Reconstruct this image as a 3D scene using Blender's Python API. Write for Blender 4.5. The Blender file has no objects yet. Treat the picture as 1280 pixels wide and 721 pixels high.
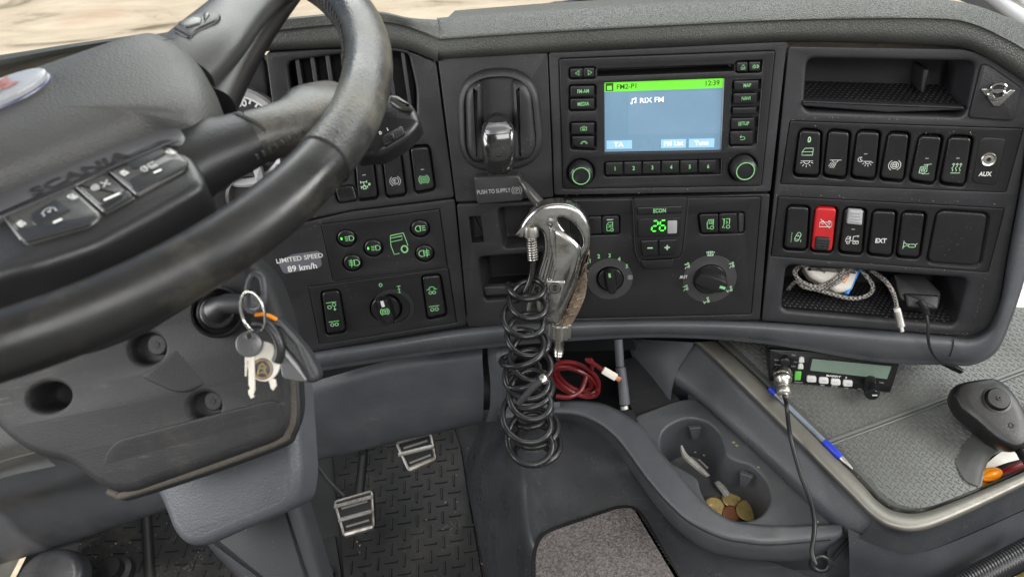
import bpy, bmesh, math, random
from mathutils import Vector as V, Matrix
from mathutils.geometry import tessellate_polygon
random.seed(7)
sc = bpy.context.scene
COL = sc.collection
rad = math.radians
# ------------------------------------------------------------------ camera
FPX, CX, CY = 900.0, 640.0, 360.5            # focal length and centre in photo pixels
def nrm(v): return V(v).normalized()
d_c = nrm((145, 1800, FPX)); h_c = nrm((1, -.035, -(145-63)/FPX)); h_c = (h_c - d_c*h_c.dot(d_c)).normalized()
n_c = -(h_c.cross(d_c))
TL = rad(20)
d_w = V((0, -math.sin(TL), -math.cos(TL))); n_w = V((0, -math.cos(TL), math.sin(TL))); x_w = V((1, 0, 0))
def rot(v): return x_w*h_c.dot(v) + d_w*d_c.dot(v) + n_w*n_c.dot(v)
def ray(x, y): return rot(V(((x-CX)/FPX, (y-CY)/FPX, 1)))
CAM = -ray(835, 150)*.74
cam = bpy.data.objects.new('camera', bpy.data.cameras.new('camera')); COL.objects.link(cam); sc.camera = cam
cam.data.sensor_width = 36; cam.data.lens = 36*FPX/1280; cam.data.clip_start = .01; cam.data.clip_end = 500
cr_, cu_, cf_ = rot(V((1, 0, 0))), rot(V((0, -1, 0))), rot(V((0, 0, 1)))
m = Matrix.Identity(4)
for i in range(3): m[i][0], m[i][1], m[i][2], m[i][3] = cr_[i], cu_[i], -cf_[i], CAM[i]
cam.matrix_world = m
cam.data.dof.use_dof = True; cam.data.dof.focus_distance = .80; cam.data.dof.aperture_fstop = 10
# ------------------------------------------------------------------ light
w = bpy.data.worlds.new("World"); sc.world = w; w.use_nodes = True
nt = w.node_tree; bg = nt.nodes['Background']
sky = nt.nodes.new('ShaderNodeTexSky'); sky.sky_type = 'NISHITA'; sky.sun_disc = False
SUN_EL, SUN_AZ = rad(55), rad(188)           # from behind the cab
sky.sun_elevation = SUN_EL; sky.sun_rotation = SUN_AZ
sky.air_density = 1.0; sky.dust_density = 3.0; sky.ozone_density = 1.0
nt.links.new(sky.outputs[0], bg.inputs[0]); bg.inputs[1].default_value = .15
sun = bpy.data.objects.new('sun', bpy.data.lights.new('sun', 'SUN')); COL.objects.link(sun)
sun.data.energy = 3.3; sun.data.angle = rad(.6); sun.data.color = (1, .95, .86)
sd = V((math.sin(SUN_AZ)*math.cos(SUN_EL), math.cos(SUN_AZ)*math.cos(SUN_EL), math.sin(SUN_EL)))
sun.rotation_euler = sd.to_track_quat('Z', 'Y').to_euler()
def area(name, loc, target, sx, sy, power, col=(1, 1, 1)):
    l = bpy.data.objects.new(name, bpy.data.lights.new(name, 'AREA')); COL.objects.link(l)
    l.data.shape = 'RECTANGLE'; l.data.size = sx; l.data.size_y = sy; l.data.energy = power; l.data.color = col
    l.location = loc; l.rotation_euler = (V(loc)-V(target)).to_track_quat('Z', 'Y').to_euler()
area('windscreen_daylight', (.15, .80, .80), (.05, .0, .0), 2.2, .7, 31, (1, .99, .95))
area('driver_window_daylight', (-1.05, -.50, .38), (.0, -.15, -.35), .7, .6, 12, (1, .98, .95))
area('passenger_window_daylight', (1.25, -.3, .55), (.2, -.1, -.2), .8, .5, 19, (1, .98, .94))
area('overcab_fill', (.2, -.95, .95), (.1, 0, -.2), 1.1, .5, 10.5, (1, .99, .985))  # unseen fill lamp added to lift the dash faces; no opening there
sc.view_settings.view_transform = 'Standard'; sc.view_settings.look = 'None'
sc.view_settings.exposure = 0.0; sc.view_settings.gamma = 1; sc.view_settings.use_curve_mapping = False
sc.render.engine = 'CYCLES'

# ------------------------------------------------------------------ materials
def mat(name, col, rough=.5, metal=0., grain=0., gscale=700., kind='noise', spec=.5, emit=None, es=0., wear=None, dust=0., coat=0., trans=0., rvar=0., scuff=0.):
    mt = bpy.data.materials.new(name); mt.use_nodes = True; t = mt.node_tree; b = t.nodes['Principled BSDF']
    b.inputs['Base Color'].default_value = (*col, 1); b.inputs['Roughness'].default_value = rough
    b.inputs['Metallic'].default_value = metal; b.inputs['Specular IOR Level'].default_value = spec
    b.inputs['Coat Weight'].default_value = coat; b.inputs['Coat Roughness'].default_value = .15
    b.inputs['Transmission Weight'].default_value = trans
    if emit: b.inputs['Emission Color'].default_value = (*emit, 1); b.inputs['Emission Strength'].default_value = es
    tc = t.nodes.new('ShaderNodeTexCoord'); L = t.links.new
    src = None
    # broad tone variation so that no surface is perfectly even
    nz = t.nodes.new('ShaderNodeTexNoise'); nz.inputs['Scale'].default_value = 14; nz.inputs['Detail'].default_value = 6
    nz.inputs['Roughness'].default_value = .62
    L(tc.outputs['Object'], nz.inputs['Vector'])
    mp = t.nodes.new('ShaderNodeMapRange'); mp.inputs[1].default_value = .3; mp.inputs[2].default_value = .7
    mp.inputs[3].default_value = .86; mp.inputs[4].default_value = 1.14; L(nz.outputs['Fac'], mp.inputs[0])
    mx = t.nodes.new('ShaderNodeMix'); mx.data_type = 'RGBA'; mx.blend_type = 'MULTIPLY'; mx.inputs[0].default_value = 1
    mx.inputs[6].default_value = (*col, 1); L(mp.outputs[0], mx.inputs[7]); src = mx.outputs[2]
    if wear:
        wc, ws, lo, hi = wear
        wn = t.nodes.new('ShaderNodeTexNoise'); wn.inputs['Scale'].default_value = ws; wn.inputs['Detail'].default_value = 8; wn.inputs['Roughness'].default_value = .7
        L(tc.outputs['Object'], wn.inputs['Vector'])
        wr = t.nodes.new('ShaderNodeMapRange'); wr.inputs[1].default_value = lo; wr.inputs[2].default_value = hi; L(wn.outputs['Fac'], wr.inputs[0])
        m2 = t.nodes.new('ShaderNodeMix'); m2.data_type = 'RGBA'; m2.inputs[7].default_value = (*wc, 1)
        L(wr.outputs[0], m2.inputs[0]); L(src, m2.inputs[6]); src = m2.outputs[2]
    if dust:
        vo = t.nodes.new('ShaderNodeTexVoronoi'); vo.inputs['Scale'].default_value = 230; L(tc.outputs['Object'], vo.inputs['Vector'])
        dn = t.nodes.new('ShaderNodeTexNoise'); dn.inputs['Scale'].default_value = 22; dn.inputs['Detail'].default_value = 3; L(tc.outputs['Object'], dn.inputs['Vector'])
        th = t.nodes.new('ShaderNodeMapRange'); th.inputs[1].default_value = .42; th.inputs[2].default_value = .7; th.inputs[3].default_value = 0; th.inputs[4].default_value = .17*dust
        L(dn.outputs['Fac'], th.inputs[0])
        lt = t.nodes.new('ShaderNodeMath'); lt.operation = 'LESS_THAN'; L(vo.outputs['Distance'], lt.inputs[0]); L(th.outputs[0], lt.inputs[1])
        m3 = t.nodes.new('ShaderNodeMix'); m3.data_type = 'RGBA'; m3.inputs[7].default_value = (.20, .19, .165, 1)
        sc_ = t.nodes.new('ShaderNodeMath'); sc_.operation = 'MULTIPLY'; sc_.inputs[1].default_value = .55; L(lt.outputs[0], sc_.inputs[0])
        L(sc_.outputs[0], m3.inputs[0]); L(src, m3.inputs[6]); src = m3.outputs[2]
    if scuff:
        pm = t.nodes.new('ShaderNodeMapping'); pm.inputs['Rotation'].default_value = (.5, .35, .8); pm.inputs['Scale'].default_value = (1, 11, 11); L(tc.outputs['Object'], pm.inputs[0])
        sn = t.nodes.new('ShaderNodeTexNoise'); sn.inputs['Scale'].default_value = 26; sn.inputs['Detail'].default_value = 5; sn.inputs['Roughness'].default_value = .7; L(pm.outputs[0], sn.inputs['Vector'])
        sr = t.nodes.new('ShaderNodeMapRange'); sr.inputs[1].default_value = .60; sr.inputs[2].default_value = .74; sr.inputs[4].default_value = scuff; L(sn.outputs['Fac'], sr.inputs[0])
        pn = t.nodes.new('ShaderNodeTexNoise'); pn.inputs['Scale'].default_value = 7; pn.inputs['Detail'].default_value = 3; L(tc.outputs['Object'], pn.inputs['Vector'])
        pr = t.nodes.new('ShaderNodeMapRange'); pr.inputs[1].default_value = .45; pr.inputs[2].default_value = .62; L(pn.outputs['Fac'], pr.inputs[0])
        pq = t.nodes.new('ShaderNodeMath'); pq.operation = 'MULTIPLY'; L(sr.outputs[0], pq.inputs[0]); L(pr.outputs[0], pq.inputs[1])
        m4 = t.nodes.new('ShaderNodeMix'); m4.data_type = 'RGBA'; m4.inputs[7].default_value = (.20, .19, .175, 1); L(pq.outputs[0], m4.inputs[0]); L(src, m4.inputs[6]); src = m4.outputs[2]
    L(src, b.inputs['Base Color'])
    rm = t.nodes.new('ShaderNodeMapRange'); rm.inputs[1].default_value = .3; rm.inputs[2].default_value = .7
    rm.inputs[3].default_value = max(.03, rough-.07-rvar); rm.inputs[4].default_value = min(1, rough+.07+rvar); L(nz.outputs['Fac'], rm.inputs[0]); L(rm.outputs[0], b.inputs['Roughness'])
    if grain:
        if kind == 'leather':
            g = t.nodes.new('ShaderNodeTexVoronoi'); g.feature = 'DISTANCE_TO_EDGE'; g.inputs['Scale'].default_value = gscale
            dm = t.nodes.new('ShaderNodeTexNoise'); dm.inputs['Scale'].default_value = gscale*.6; L(tc.outputs['Object'], dm.inputs['Vector'])
            vm = t.nodes.new('ShaderNodeVectorMath'); vm.operation = 'MULTIPLY_ADD'; vm.inputs[1].default_value = (.0022,)*3
            L(dm.outputs['Color'], vm.inputs[0]); L(tc.outputs['Object'], vm.inputs[2]); L(vm.outputs[0], g.inputs['Vector'])
            ho = g.outputs['Distance']
        elif kind == 'dots':
            g = t.nodes.new('ShaderNodeTexVoronoi'); g.inputs['Scale'].default_value = gscale; g.inputs['Randomness'].default_value = 0
            L(tc.outputs['Object'], g.inputs['Vector']); ho = g.outputs['Distance']
        else:
            g = t.nodes.new('ShaderNodeTexNoise'); g.inputs['Scale'].default_value = gscale; g.inputs['Detail'].default_value = 3
            L(tc.outputs['Object'], g.inputs['Vector']); ho = g.outputs['Fac']
        bp = t.nodes.new('ShaderNodeBump'); bp.inputs['Strength'].default_value = grain; bp.inputs['Distance'].default_value = .0012
        L(ho, bp.inputs['Height']); L(bp.outputs[0], b.inputs['Normal'])
    return mt
M = {}
M['fascia'] = mat('fascia_plastic', (.021, .021, .0225), .44, grain=.3, gscale=900, dust=.9, rvar=.08, scuff=.22)
M['fasciag'] = mat('fascia_grey_plastic', (.030, .030, .033), .46, grain=.3, gscale=900, dust=.8, rvar=.07, scuff=.22)
M['module'] = mat('module_plastic', (.0135, .0135, .0145), .40, grain=.2, gscale=1000, dust=.8)
M['switch'] = mat('switch_plastic', (.011, .011, .012), .3, grain=.05, dust=.7)
M['button'] = mat('button_plastic', (.012, .012, .013), .33, dust=.4)
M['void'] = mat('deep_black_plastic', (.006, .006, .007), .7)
M['pad'] = mat('padded_dash_skin', (.055, .057, .051), .48, grain=.65, gscale=420, kind='leather', dust=.5)
M['blue'] = mat('slate_grey_plastic', (.082, .086, .095), .38, grain=.3, gscale=800, dust=1.1, rvar=.08, wear=((.115, .115, .112), 9, .54, .78), scuff=.5)
M['bluem'] = mat('matt_slate_plastic', (.068, .072, .081), .45, grain=.35, gscale=700, dust=1.1, rvar=.08, wear=((.095, .095, .093), 8, .54, .78), scuff=.5)
M['console'] = mat('console_plastic', (.044, .046, .051), .33, grain=.15, gscale=700, dust=1.2, rvar=.1, wear=((.075, .073, .07), 11, .54, .78), scuff=.55)
M['shroud'] = mat('shroud_plastic', (.020, .020, .021), .58, grain=.3, gscale=900, dust=.5, spec=.3, scuff=.4, wear=((.05, .046, .04), 9, .55, .8))
M['rubber'] = mat('tray_rubber', (.145, .150, .140), .42, grain=.2, dust=.7, wear=((.10, .10, .09), 12, .5, .8))
M['floor'] = mat('floor_rubber', (.009, .009, .0095), .5, grain=.2, spec=.25, dust=1.3, wear=((.03, .028, .024), 10, .5, .78))
M['silver'] = mat('satin_trim', (.27, .26, .228), .45, metal=.6, wear=((.16, .145, .12), 14, .5, .75))
M['leather'] = mat('worn_wheel_leather', (.024, .024, .023), .33, grain=.22, gscale=330, kind='leather', wear=((.14, .13, .10), 14, .50, .74), rvar=.1)
M['leather2'] = mat('smooth_wheel_leather', (.014, .014, .014), .30, grain=.06, gscale=400, wear=((.06, .053, .042), 22, .52, .74), rvar=.08)
M['hub'] = mat('wheel_pad_skin', (.050, .050, .048), .48, grain=.35, gscale=420, kind='leather')
M['hubd'] = mat('wheel_plate_plastic', (.075, .075, .080), .42)
M['hubg'] = mat('wheel_spoke_plastic', (.040, .040, .038), .38, grain=.12)
M['rubbers'] = mat('smooth_tray_rubber', (.085, .088, .083), .55, grain=.2, dust=.8, spec=.3)
M['mic'] = mat('microphone_plastic', (.008, .008, .0085), .38, grain=.15, dust=.9)
M['lower'] = mat('dark_lower_plastic', (.028, .029, .032), .6, grain=.3, spec=.3, dust=1.0)
M['paperg'] = mat('grimy_paper', (.42, .41, .38), .7, wear=((.2, .18, .14), 60, .5, .7))
M['pedal'] = mat('brushed_pedal_metal', (.34, .325, .30), .42, metal=.85, wear=((.12, .10, .08), 60, .45, .7))
M['rail'] = mat('grey_rail', (.15, .152, .155), .3, metal=.4)
M['dial'] = mat('dial_ring_plastic', (.050, .050, .051), .36, grain=.1)
M['green'] = mat('green_key', (.16, .62, .10), .4)
M['hubb'] = mat('wheel_black_plastic', (.016, .016, .017), .38, grain=.15)
M['satin'] = mat('satin_grey_button', (.058, .057, .053), .27, wear=((.09, .085, .075), 50, .55, .75))
M['chrome'] = mat('worn_chrome', (.58, .57, .55), .20, metal=1, wear=((.16, .145, .12), 30, .46, .72), rvar=.14)
M['steel'] = mat('steel', (.62, .60, .55), .33, metal=1, rvar=.1)
M['brass'] = mat('brass', (.40, .31, .13), .42, metal=1, wear=((.22, .14, .05), 120, .5, .7))
M['copper'] = mat('copper', (.34, .15, .08), .42, metal=1)
M['hose'] = mat('hose_rubber', (.014, .014, .015), .32, dust=1.0, coat=.25)
M['cord'] = mat('cord_rubber', (.014, .014, .015), .4)
M['white'] = mat('white_print', (.75, .75, .72), .5)
M['whiteg'] = mat('grey_print', (.38, .38, .38), .5)
M['whitep'] = mat('white_plastic', (.70, .66, .58), .35)
M['glow'] = mat('green_backlight', (.18, .42, .18), .5, emit=(.36, .95, .38), es=.19)
M['glowp'] = mat('pale_green_print', (.42, .62, .42), .5, emit=(.5, 1, .5), es=.10)
M['led'] = mat('green_led', (.1, .8, .1), .5, emit=(.06, 1, .03), es=1.3)
M['lcdg'] = mat('screen_green_bar', (.1, .4, .05), .3, emit=(.18, .86, .02), es=.72)
M['lcdb'] = mat('screen_blue', (.1, .15, .2), .25, emit=(.13, .25, .36), es=.85)
M['lcdb2'] = mat('screen_blue_panel', (.1, .15, .2), .25, emit=(.155, .275, .385), es=.85)
M['lcdt'] = mat('screen_tab', (.2, .3, .4), .3, emit=(.27, .56, .74), es=.85)
M['lcdw'] = mat('screen_white', (.8, .8, .8), .3, emit=(.9, .95, 1), es=.85)
M['lcdk'] = mat('screen_dark_text', (.02, .05, .01), .3, emit=(.03, .12, .0), es=.5)
M['red'] = mat('red_switch_plastic', (.55, .018, .022), .32, dust=.5)
M['grey'] = mat('light_grey_plastic', (.42, .42, .43), .4, dust=.5)
M['smoke'] = mat('smoked_plastic', (.02, .02, .02), .07, coat=1, spec=.8)
M['orange'] = mat('orange_plastic', (.80, .25, .01), .25)
M['redc'] = mat('red_cable', (.13, .006, .008), .35)
M['bluep'] = mat('blue_plastic', (.02, .05, .55), .3)
M['bluec'] = mat('blue_clip_plastic', (.02, .25, .75), .3)
M['clear'] = mat('clear_pen_plastic', (.22, .26, .31), .08, spec=.8, coat=.5)
M['teal'] = mat('green_pen_plastic', (.01, .13, .10), .2)
M['paper'] = mat('paper', (.72, .70, .64), .7)
M['lcdgrey'] = mat('unlit_display', (.20, .28, .22), .18, coat=.6)
M['brown'] = mat('grimy_rubber_grip', (.24, .18, .125), .75, grain=.8, gscale=300, wear=((.05, .04, .03), 40, .45, .7))
M['foam'] = mat('edge_seal', (.065, .056, .044), .85, grain=.8, gscale=400, wear=((.05, .045, .04), 60, .45, .7))
M['dirt'] = mat('sawdust', (.45, .33, .18), .9)
M['sticker'] = mat('sticker_film', (.13, .13, .15), .35)
M['clusterf'] = mat('gauge_face', (.03, .03, .035), .5)
M['enamel'] = mat('badge_white_enamel', (.30, .31, .33), .25, coat=.6)
M['enamelr'] = mat('badge_red_enamel', (.34, .15, .13), .3, coat=.6)
M['enamelb'] = mat('badge_blue_enamel', (.05, .055, .10), .25, coat=.6)
M['shell'] = mat('cab_lining', (.30, .30, .29), .8)

def carpet():
    mt = mat('carpet_pile', (.17, .155, .155), .95, grain=1, gscale=500); t = mt.node_tree
    for n in t.nodes:
        if n.type == 'BUMP': n.inputs['Distance'].default_value = .004
    mix = [n for n in t.nodes if n.type == 'MIX'][0]
    nz = t.nodes.new('ShaderNodeTexNoise'); nz.inputs['Scale'].default_value = 420; nz.inputs['Detail'].default_value = 2
    tc = [n for n in t.nodes if n.type == 'TEX_COORD'][0]; t.links.new(tc.outputs['Object'], nz.inputs['Vector'])
    r = t.nodes.new('ShaderNodeValToRGB'); r.color_ramp.elements[0].position = .3; r.color_ramp.elements[0].color = (.085, .076, .072, 1)
    r.color_ramp.elements[1].position = .7; r.color_ramp.elements[1].color = (.25, .222, .212, 1)
    t.links.new(nz.outputs['Fac'], r.inputs[0]); t.links.new(r.outputs[0], mix.inputs[6]); return mt
M['carpet'] = carpet()
def braid():
    mt = mat('braided_sleeve', (.3, .28, .26), .8); t = mt.node_tree; tc = [n for n in t.nodes if n.type == 'TEX_COORD'][0]
    ck = t.nodes.new('ShaderNodeTexChecker'); ck.inputs['Scale'].default_value = 430; t.links.new(tc.outputs['Object'], ck.inputs['Vector'])
    ck.inputs[1].default_value = (.40, .37, .33, 1); ck.inputs[2].default_value = (.055, .05, .05, 1)
    t.links.new(ck.outputs[0], t.nodes['Principled BSDF'].inputs['Base Color']); return mt
M['braid'] = braid()
def ground_mat():
    mt = bpy.data.materials.new('dusty_concrete'); mt.use_nodes = True; t = mt.node_tree; b = t.nodes['Principled BSDF']; L = t.links.new
    tc = t.nodes.new('ShaderNodeTexCoord')
    mpn = t.nodes.new('ShaderNodeMapping'); mpn.inputs['Scale'].default_value = (.5, 2.2, 1); mpn.inputs['Rotation'].default_value = (0, 0, .25); L(tc.outputs['Object'], mpn.inputs[0])
    n1 = t.nodes.new('ShaderNodeTexNoise'); n1.inputs['Scale'].default_value = 1.3; n1.inputs['Detail'].default_value = 9; n1.inputs['Roughness'].default_value = .68; n1.inputs['Distortion'].default_value = 1.2; L(mpn.outputs[0], n1.inputs['Vector'])
    r = t.nodes.new('ShaderNodeValToRGB'); L(n1.outputs['Fac'], r.inputs[0]); e = r.color_ramp.elements
    e[0].position = .34; e[0].color = (.19, .155, .10, 1); e[1].position = .60; e[1].color = (.70, .61, .44, 1)
    x = r.color_ramp.elements.new(.45); x.color = (.56, .48, .34, 1)
    n2 = t.nodes.new('ShaderNodeTexNoise'); n2.inputs['Scale'].default_value = .9; n2.inputs['Detail'].default_value = 5; L(tc.outputs['Object'], n2.inputs['Vector'])
    mr = t.nodes.new('ShaderNodeMapRange'); mr.inputs[1].default_value = .60; mr.inputs[2].default_value = .72; mr.inputs[4].default_value = .35; L(n2.outputs['Fac'], mr.inputs[0])
    mx = t.nodes.new('ShaderNodeMix'); mx.data_type = 'RGBA'; mx.inputs[7].default_value = (.50, .22, .13, 1); L(mr.outputs[0], mx.inputs[0]); L(r.outputs[0], mx.inputs[6])
    L(mx.outputs[2], b.inputs['Base Color']); b.inputs['Roughness'].default_value = .85
    bp = t.nodes.new('ShaderNodeBump'); bp.inputs['Strength'].default_value = .5; bp.inputs['Distance'].default_value = .03; L(n1.outputs['Fac'], bp.inputs['Height']); L(bp.outputs[0], b.inputs['Normal'])
    return mt
M['ground'] = ground_mat()
def glass_mat():
    mt = bpy.data.materials.new('windscreen_glass'); mt.use_nodes = True; t = mt.node_tree; t.nodes.clear(); L = t.links.new
    o = t.nodes.new('ShaderNodeOutputMaterial'); a = t.nodes.new('ShaderNodeBsdfTransparent'); g = t.nodes.new('ShaderNodeBsdfGlossy'); g.inputs['Roughness'].default_value = .02
    a.inputs[0].default_value = (.97, .99, .97, 1); mx = t.nodes.new('ShaderNodeMixShader'); mx.inputs[0].default_value = .05
    L(a.outputs[0], mx.inputs[1]); L(g.outputs[0], mx.inputs[2]); L(mx.outputs[0], o.inputs[0]); return mt
M['glass'] = glass_mat()

# ------------------------------------------------------------------ frames
def hit(x, y, p, n):
    r = ray(x, y); return CAM + r*((V(p)-CAM).dot(n)/r.dot(n))
def G(x, y, z): return hit(x, y, (0, 0, z), V((0, 0, 1)))          # photo pixel on the level plane z
def D(x, y, dist):                                                # photo pixel at a distance along the view axis
    return CAM + ray(x, y)*dist
class Fr:
    def __init__(s, o, X, Z):
        s.o = V(o); s.Z = V(Z).normalized(); s.X = (V(X) - s.Z*V(X).dot(s.Z)).normalized(); s.Y = s.Z.cross(s.X)
    def W(s, u, v, z=0): return s.o + s.X*u + s.Y*v + s.Z*z
    def uv(s, x, y, off=0):
        p = hit(x, y, s.o + s.Z*off, s.Z) - s.o; return (p.dot(s.X), p.dot(s.Y))
    def P(s, x, y, off=0): return hit(x, y, s.o + s.Z*off, s.Z)
    def poly(s, pts, off=0): return [s.uv(x, y, off) for x, y in pts]
    def at(s, x, y, off=0): return Fr(s.P(x, y, off), s.X, s.Z)
    def turn(s, a): return Fr(s.o, s.X*math.cos(a)+s.Y*math.sin(a), s.Z)
    def mat(s, o=None):
        m = Matrix.Identity(4); o = s.o if o is None else o
        for i in range(3): m[i][0], m[i][1], m[i][2], m[i][3] = s.X[i], s.Y[i], s.Z[i], o[i]
        return m
FC = Fr((0, 0, 0), x_w, n_w)
def hinge(a, b, hx):
    A, B = FC.P(*a), FC.P(*b); X = hx.normalized(); Yh = (A-B).normalized(); return Fr(A, X, X.cross(Yh))
FRt = hinge((981, 60), (950, 420), rot(V((1, .035, -.231))))
FLt = hinge((547, 75), (583, 408), rot(V((1, -.125, .095))))
HZ = Fr((0, 0, 0), (1, 0, 0), (0, 0, 1))

# ------------------------------------------------------------------ 2-D helpers
def area2(p): return sum(p[i-1][0]*p[i][1]-p[i][0]*p[i-1][1] for i in range(len(p)))/2
def ccw(p): return list(p) if area2(p) > 0 else list(p)[::-1]
def rnd(poly, r, n=5):
    p = ccw(poly); out = []; N = len(p)
    for i in range(N):
        rr = r[i] if isinstance(r, (list, tuple)) else r
        a, b, c = V(p[i-1]), V(p[i]), V(p[(i+1) % N]); la, lc = (a-b).length, (c-b).length
        t = min(rr, la*.49, lc*.49)
        if t < 1e-6: out.append(tuple(b)); continue
        s, e = b+(a-b)*(t/la), b+(c-b)*(t/lc)
        for k in range(n+1):
            q = k/n; out.append(tuple(s*(1-q)**2 + b*2*q*(1-q)*.92 + (s+e)*.5*2*q*(1-q)*.08 + e*q*q))
    return out
def inset(p, d):
    N = len(p); out = []
    for i in range(N):
        a, b, c = V(p[i-1]), V(p[i]), V(p[(i+1) % N]); e1, e2 = (b-a), (c-b)
        if e1.length < 1e-9 or e2.length < 1e-9: out.append(tuple(b)); continue
        e1.normalize(); e2.normalize(); n1, n2 = V((-e1.y, e1.x)), V((-e2.y, e2.x)); nn = n1+n2
        if nn.length < 1e-6: out.append(tuple(b)); continue
        nn.normalize(); k = min(1/max(.35, nn.dot(n1)), 2.2); out.append(tuple(b + nn*d*k))
    return out
def circ(cx, cy, r, n=32, ry=None): 
    ry = r if ry is None else ry
    return [(cx+r*math.cos(2*math.pi*i/n), cy+ry*math.sin(2*math.pi*i/n)) for i in range(n)]
def catm(pts, n, closed=False):
    pts = [V(p) for p in pts]; N = len(pts); out = []; segs = N if closed else N-1
    for k in range(n if closed else n):
        t = k/(n if closed else n-1)*segs; i = min(int(t), segs-1); f = t-i
        g = (lambda j: pts[j % N]) if closed else (lambda j: pts[max(0, min(N-1, j))])
        a, b, c, d = g(i-1), g(i), g(i+1), g(i+2)
        out.append(.5*((2*b)+(c-a)*f+(2*a-5*b+4*c-d)*f*f+(3*b-a-3*c+d)*f**3))
    return out

# ------------------------------------------------------------------ mesh collector (world coordinates, several materials)
class MB:
    def __init__(s): s.v = []; s.f = []; s.fm = []; s.ms = []
    def mi(s, m):
        if m not in s.ms: s.ms.append(m)
        return s.ms.index(m)
    def add(s, vs, fs, m):
        o = len(s.v); k = s.mi(m); s.v += [V(v) for v in vs]
        for f in fs: s.f.append([o+i for i in f]); s.fm.append(k)
        return s
    def rings(s, rs, m, cap0=False, cap1=True):
        n = len(rs[0]); vs = [p for r in rs for p in r]; fs = []
        for k in range(len(rs)-1):
            for i in range(n): j = (i+1) % n; fs.append([k*n+i, k*n+j, (k+1)*n+j, (k+1)*n+i])
        if cap1: fs.append([(len(rs)-1)*n+i for i in range(n)])
        if cap0: fs.append([i for i in range(n)][::-1])
        return s.add(vs, fs, m)
    def slab(s, F, poly, z0, z1, m, bev=.001, seg=3, dome=0, zf=None, back=True):
        p = ccw(poly); cx = sum(a for a, b in p)/len(p); cy = sum(b for a, b in p)/len(p)
        R = [(p, z0)]
        if bev > 0:
            for k in range(seg+1):
                a = math.pi/2*k/seg; R.append((inset(p, bev*(1-math.cos(a))), z1-bev+bev*math.sin(a)))
        else: R.append((p, z1))
        top = R[-1][0]
        if dome or zf:
            for q in (.85, .7, .5, .3, .12):
                R.append(([(cx+(x-cx)*q, cy+(y-cy)*q) for x, y in top], z1+dome*(1-q*q)))
        rs = [[F.W(x, y, z+(zf(x, y) if zf and k > 0 else 0)) for x, y in r] for k, (r, z) in enumerate(R)]
        return s.rings(rs, m, cap0=back)
    def plate(s, F, outer, holes, z, back, m, bev=.0012, hbev=None):
        """front sheet with real holes; holes = (poly, depth, floor?)"""
        hbev = bev if hbev is None else hbev
        outer = ccw(outer); oi = inset(outer, bev); loops = [oi]; hs = []
        for h in holes:
            hp = ccw(h[0]); hs.append((hp, h)); loops.append(inset(hp, -(h[3] if len(h) > 3 else hbev))[::-1])
        flat = [p for l in loops for p in l]
        tri = tessellate_polygon([[V((x, y, 0)) for x, y in l] for l in loops])
        s.add([F.W(x, y, z) for x, y in flat], [list(t) for t in tri], m)
        seg = 3; rs = []
        for k in range(seg+1):
            a = math.pi/2*(1-k/seg); rs.append([F.W(x, y, z-bev+bev*math.sin(a)) for x, y in inset(outer, bev*(1-math.cos(a)))])
        rs.append([F.W(x, y, back) for x, y in outer]); s.rings(rs, m, cap1=False)
        for hp, h in hs:
            b = h[3] if len(h) > 3 else hbev; dep = h[1]; rs = []
            for k in range(seg+1):
                a = math.pi/2*(1-k/seg); rs.append([F.W(x, y, z-b+b*math.sin(a)) for x, y in inset(hp, -b*(1-math.cos(a)))])
            if h[2]:
                tp = h[4] if len(h) > 4 else .0
                rs += [[F.W(x, y, z-dep+.002) for x, y in inset(hp, tp)], [F.W(x, y, z-dep) for x, y in inset(hp, tp+.002)]]
            else: rs += [[F.W(x, y, z-dep) for x, y in hp]]
            s.rings(rs, m, cap1=bool(h[2]))
        return s
    def lathe(s, F, prof, m, n=32, cu=0, cv=0, cap0=False, cap1=True):
        return s.rings([[F.W(cu+r*math.cos(2*math.pi*i/n), cv+r*math.sin(2*math.pi*i/n), z) for i in range(n)] for r, z in prof], m, cap0, cap1)
    def tube(s, pts, r, m, n=10, closed=False, cap=True, flat=1.0, up=None):
        pts = [V(p) for p in pts]; N = len(pts); rs = []; prev = None
        for i, p in enumerate(pts):
            if closed: t = pts[(i+1) % N]-pts[i-1]
            else: t = pts[min(i+1, N-1)]-pts[max(i-1, 0)]
            t.normalize()
            if prev is None:
                a = V(up) if up is not None else (V((0, 0, 1)) if abs(t.z) < .9 else V((1, 0, 0)))
            else: a = prev
            a = (a-t*a.dot(t)).normalized(); b = t.cross(a); prev = a
            rr = r[i] if isinstance(r, (list, tuple)) else r
            rs.append([p+a*rr*flat*math.cos(2*math.pi*k/n)+b*rr*math.sin(2*math.pi*k/n) for k in range(n)])
        if closed: return s.rings(rs+[rs[0]], m, cap1=False)
        return s.rings(rs, m, cap0=cap, cap1=cap)
    def grid(s, rows, m, thick=0, flip=False):
        n = len(rows[0]); fs = []
        for k in range(len(rows)-1):
            for i in range(n-1): fs.append([k*n+i, k*n+i+1, (k+1)*n+i+1, (k+1)*n+i])
        return s.add([p for r in rows for p in r], fs, m)
    def surf(s, rows, m, n=40, k=4):
        rr = [catm(r, n) for r in rows]; cols = [catm([r[i] for r in rr], (len(rows)-1)*k+1) for i in range(n)]
        return s.grid([[c[j] for c in cols] for j in range(len(cols[0]))], m)
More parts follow.
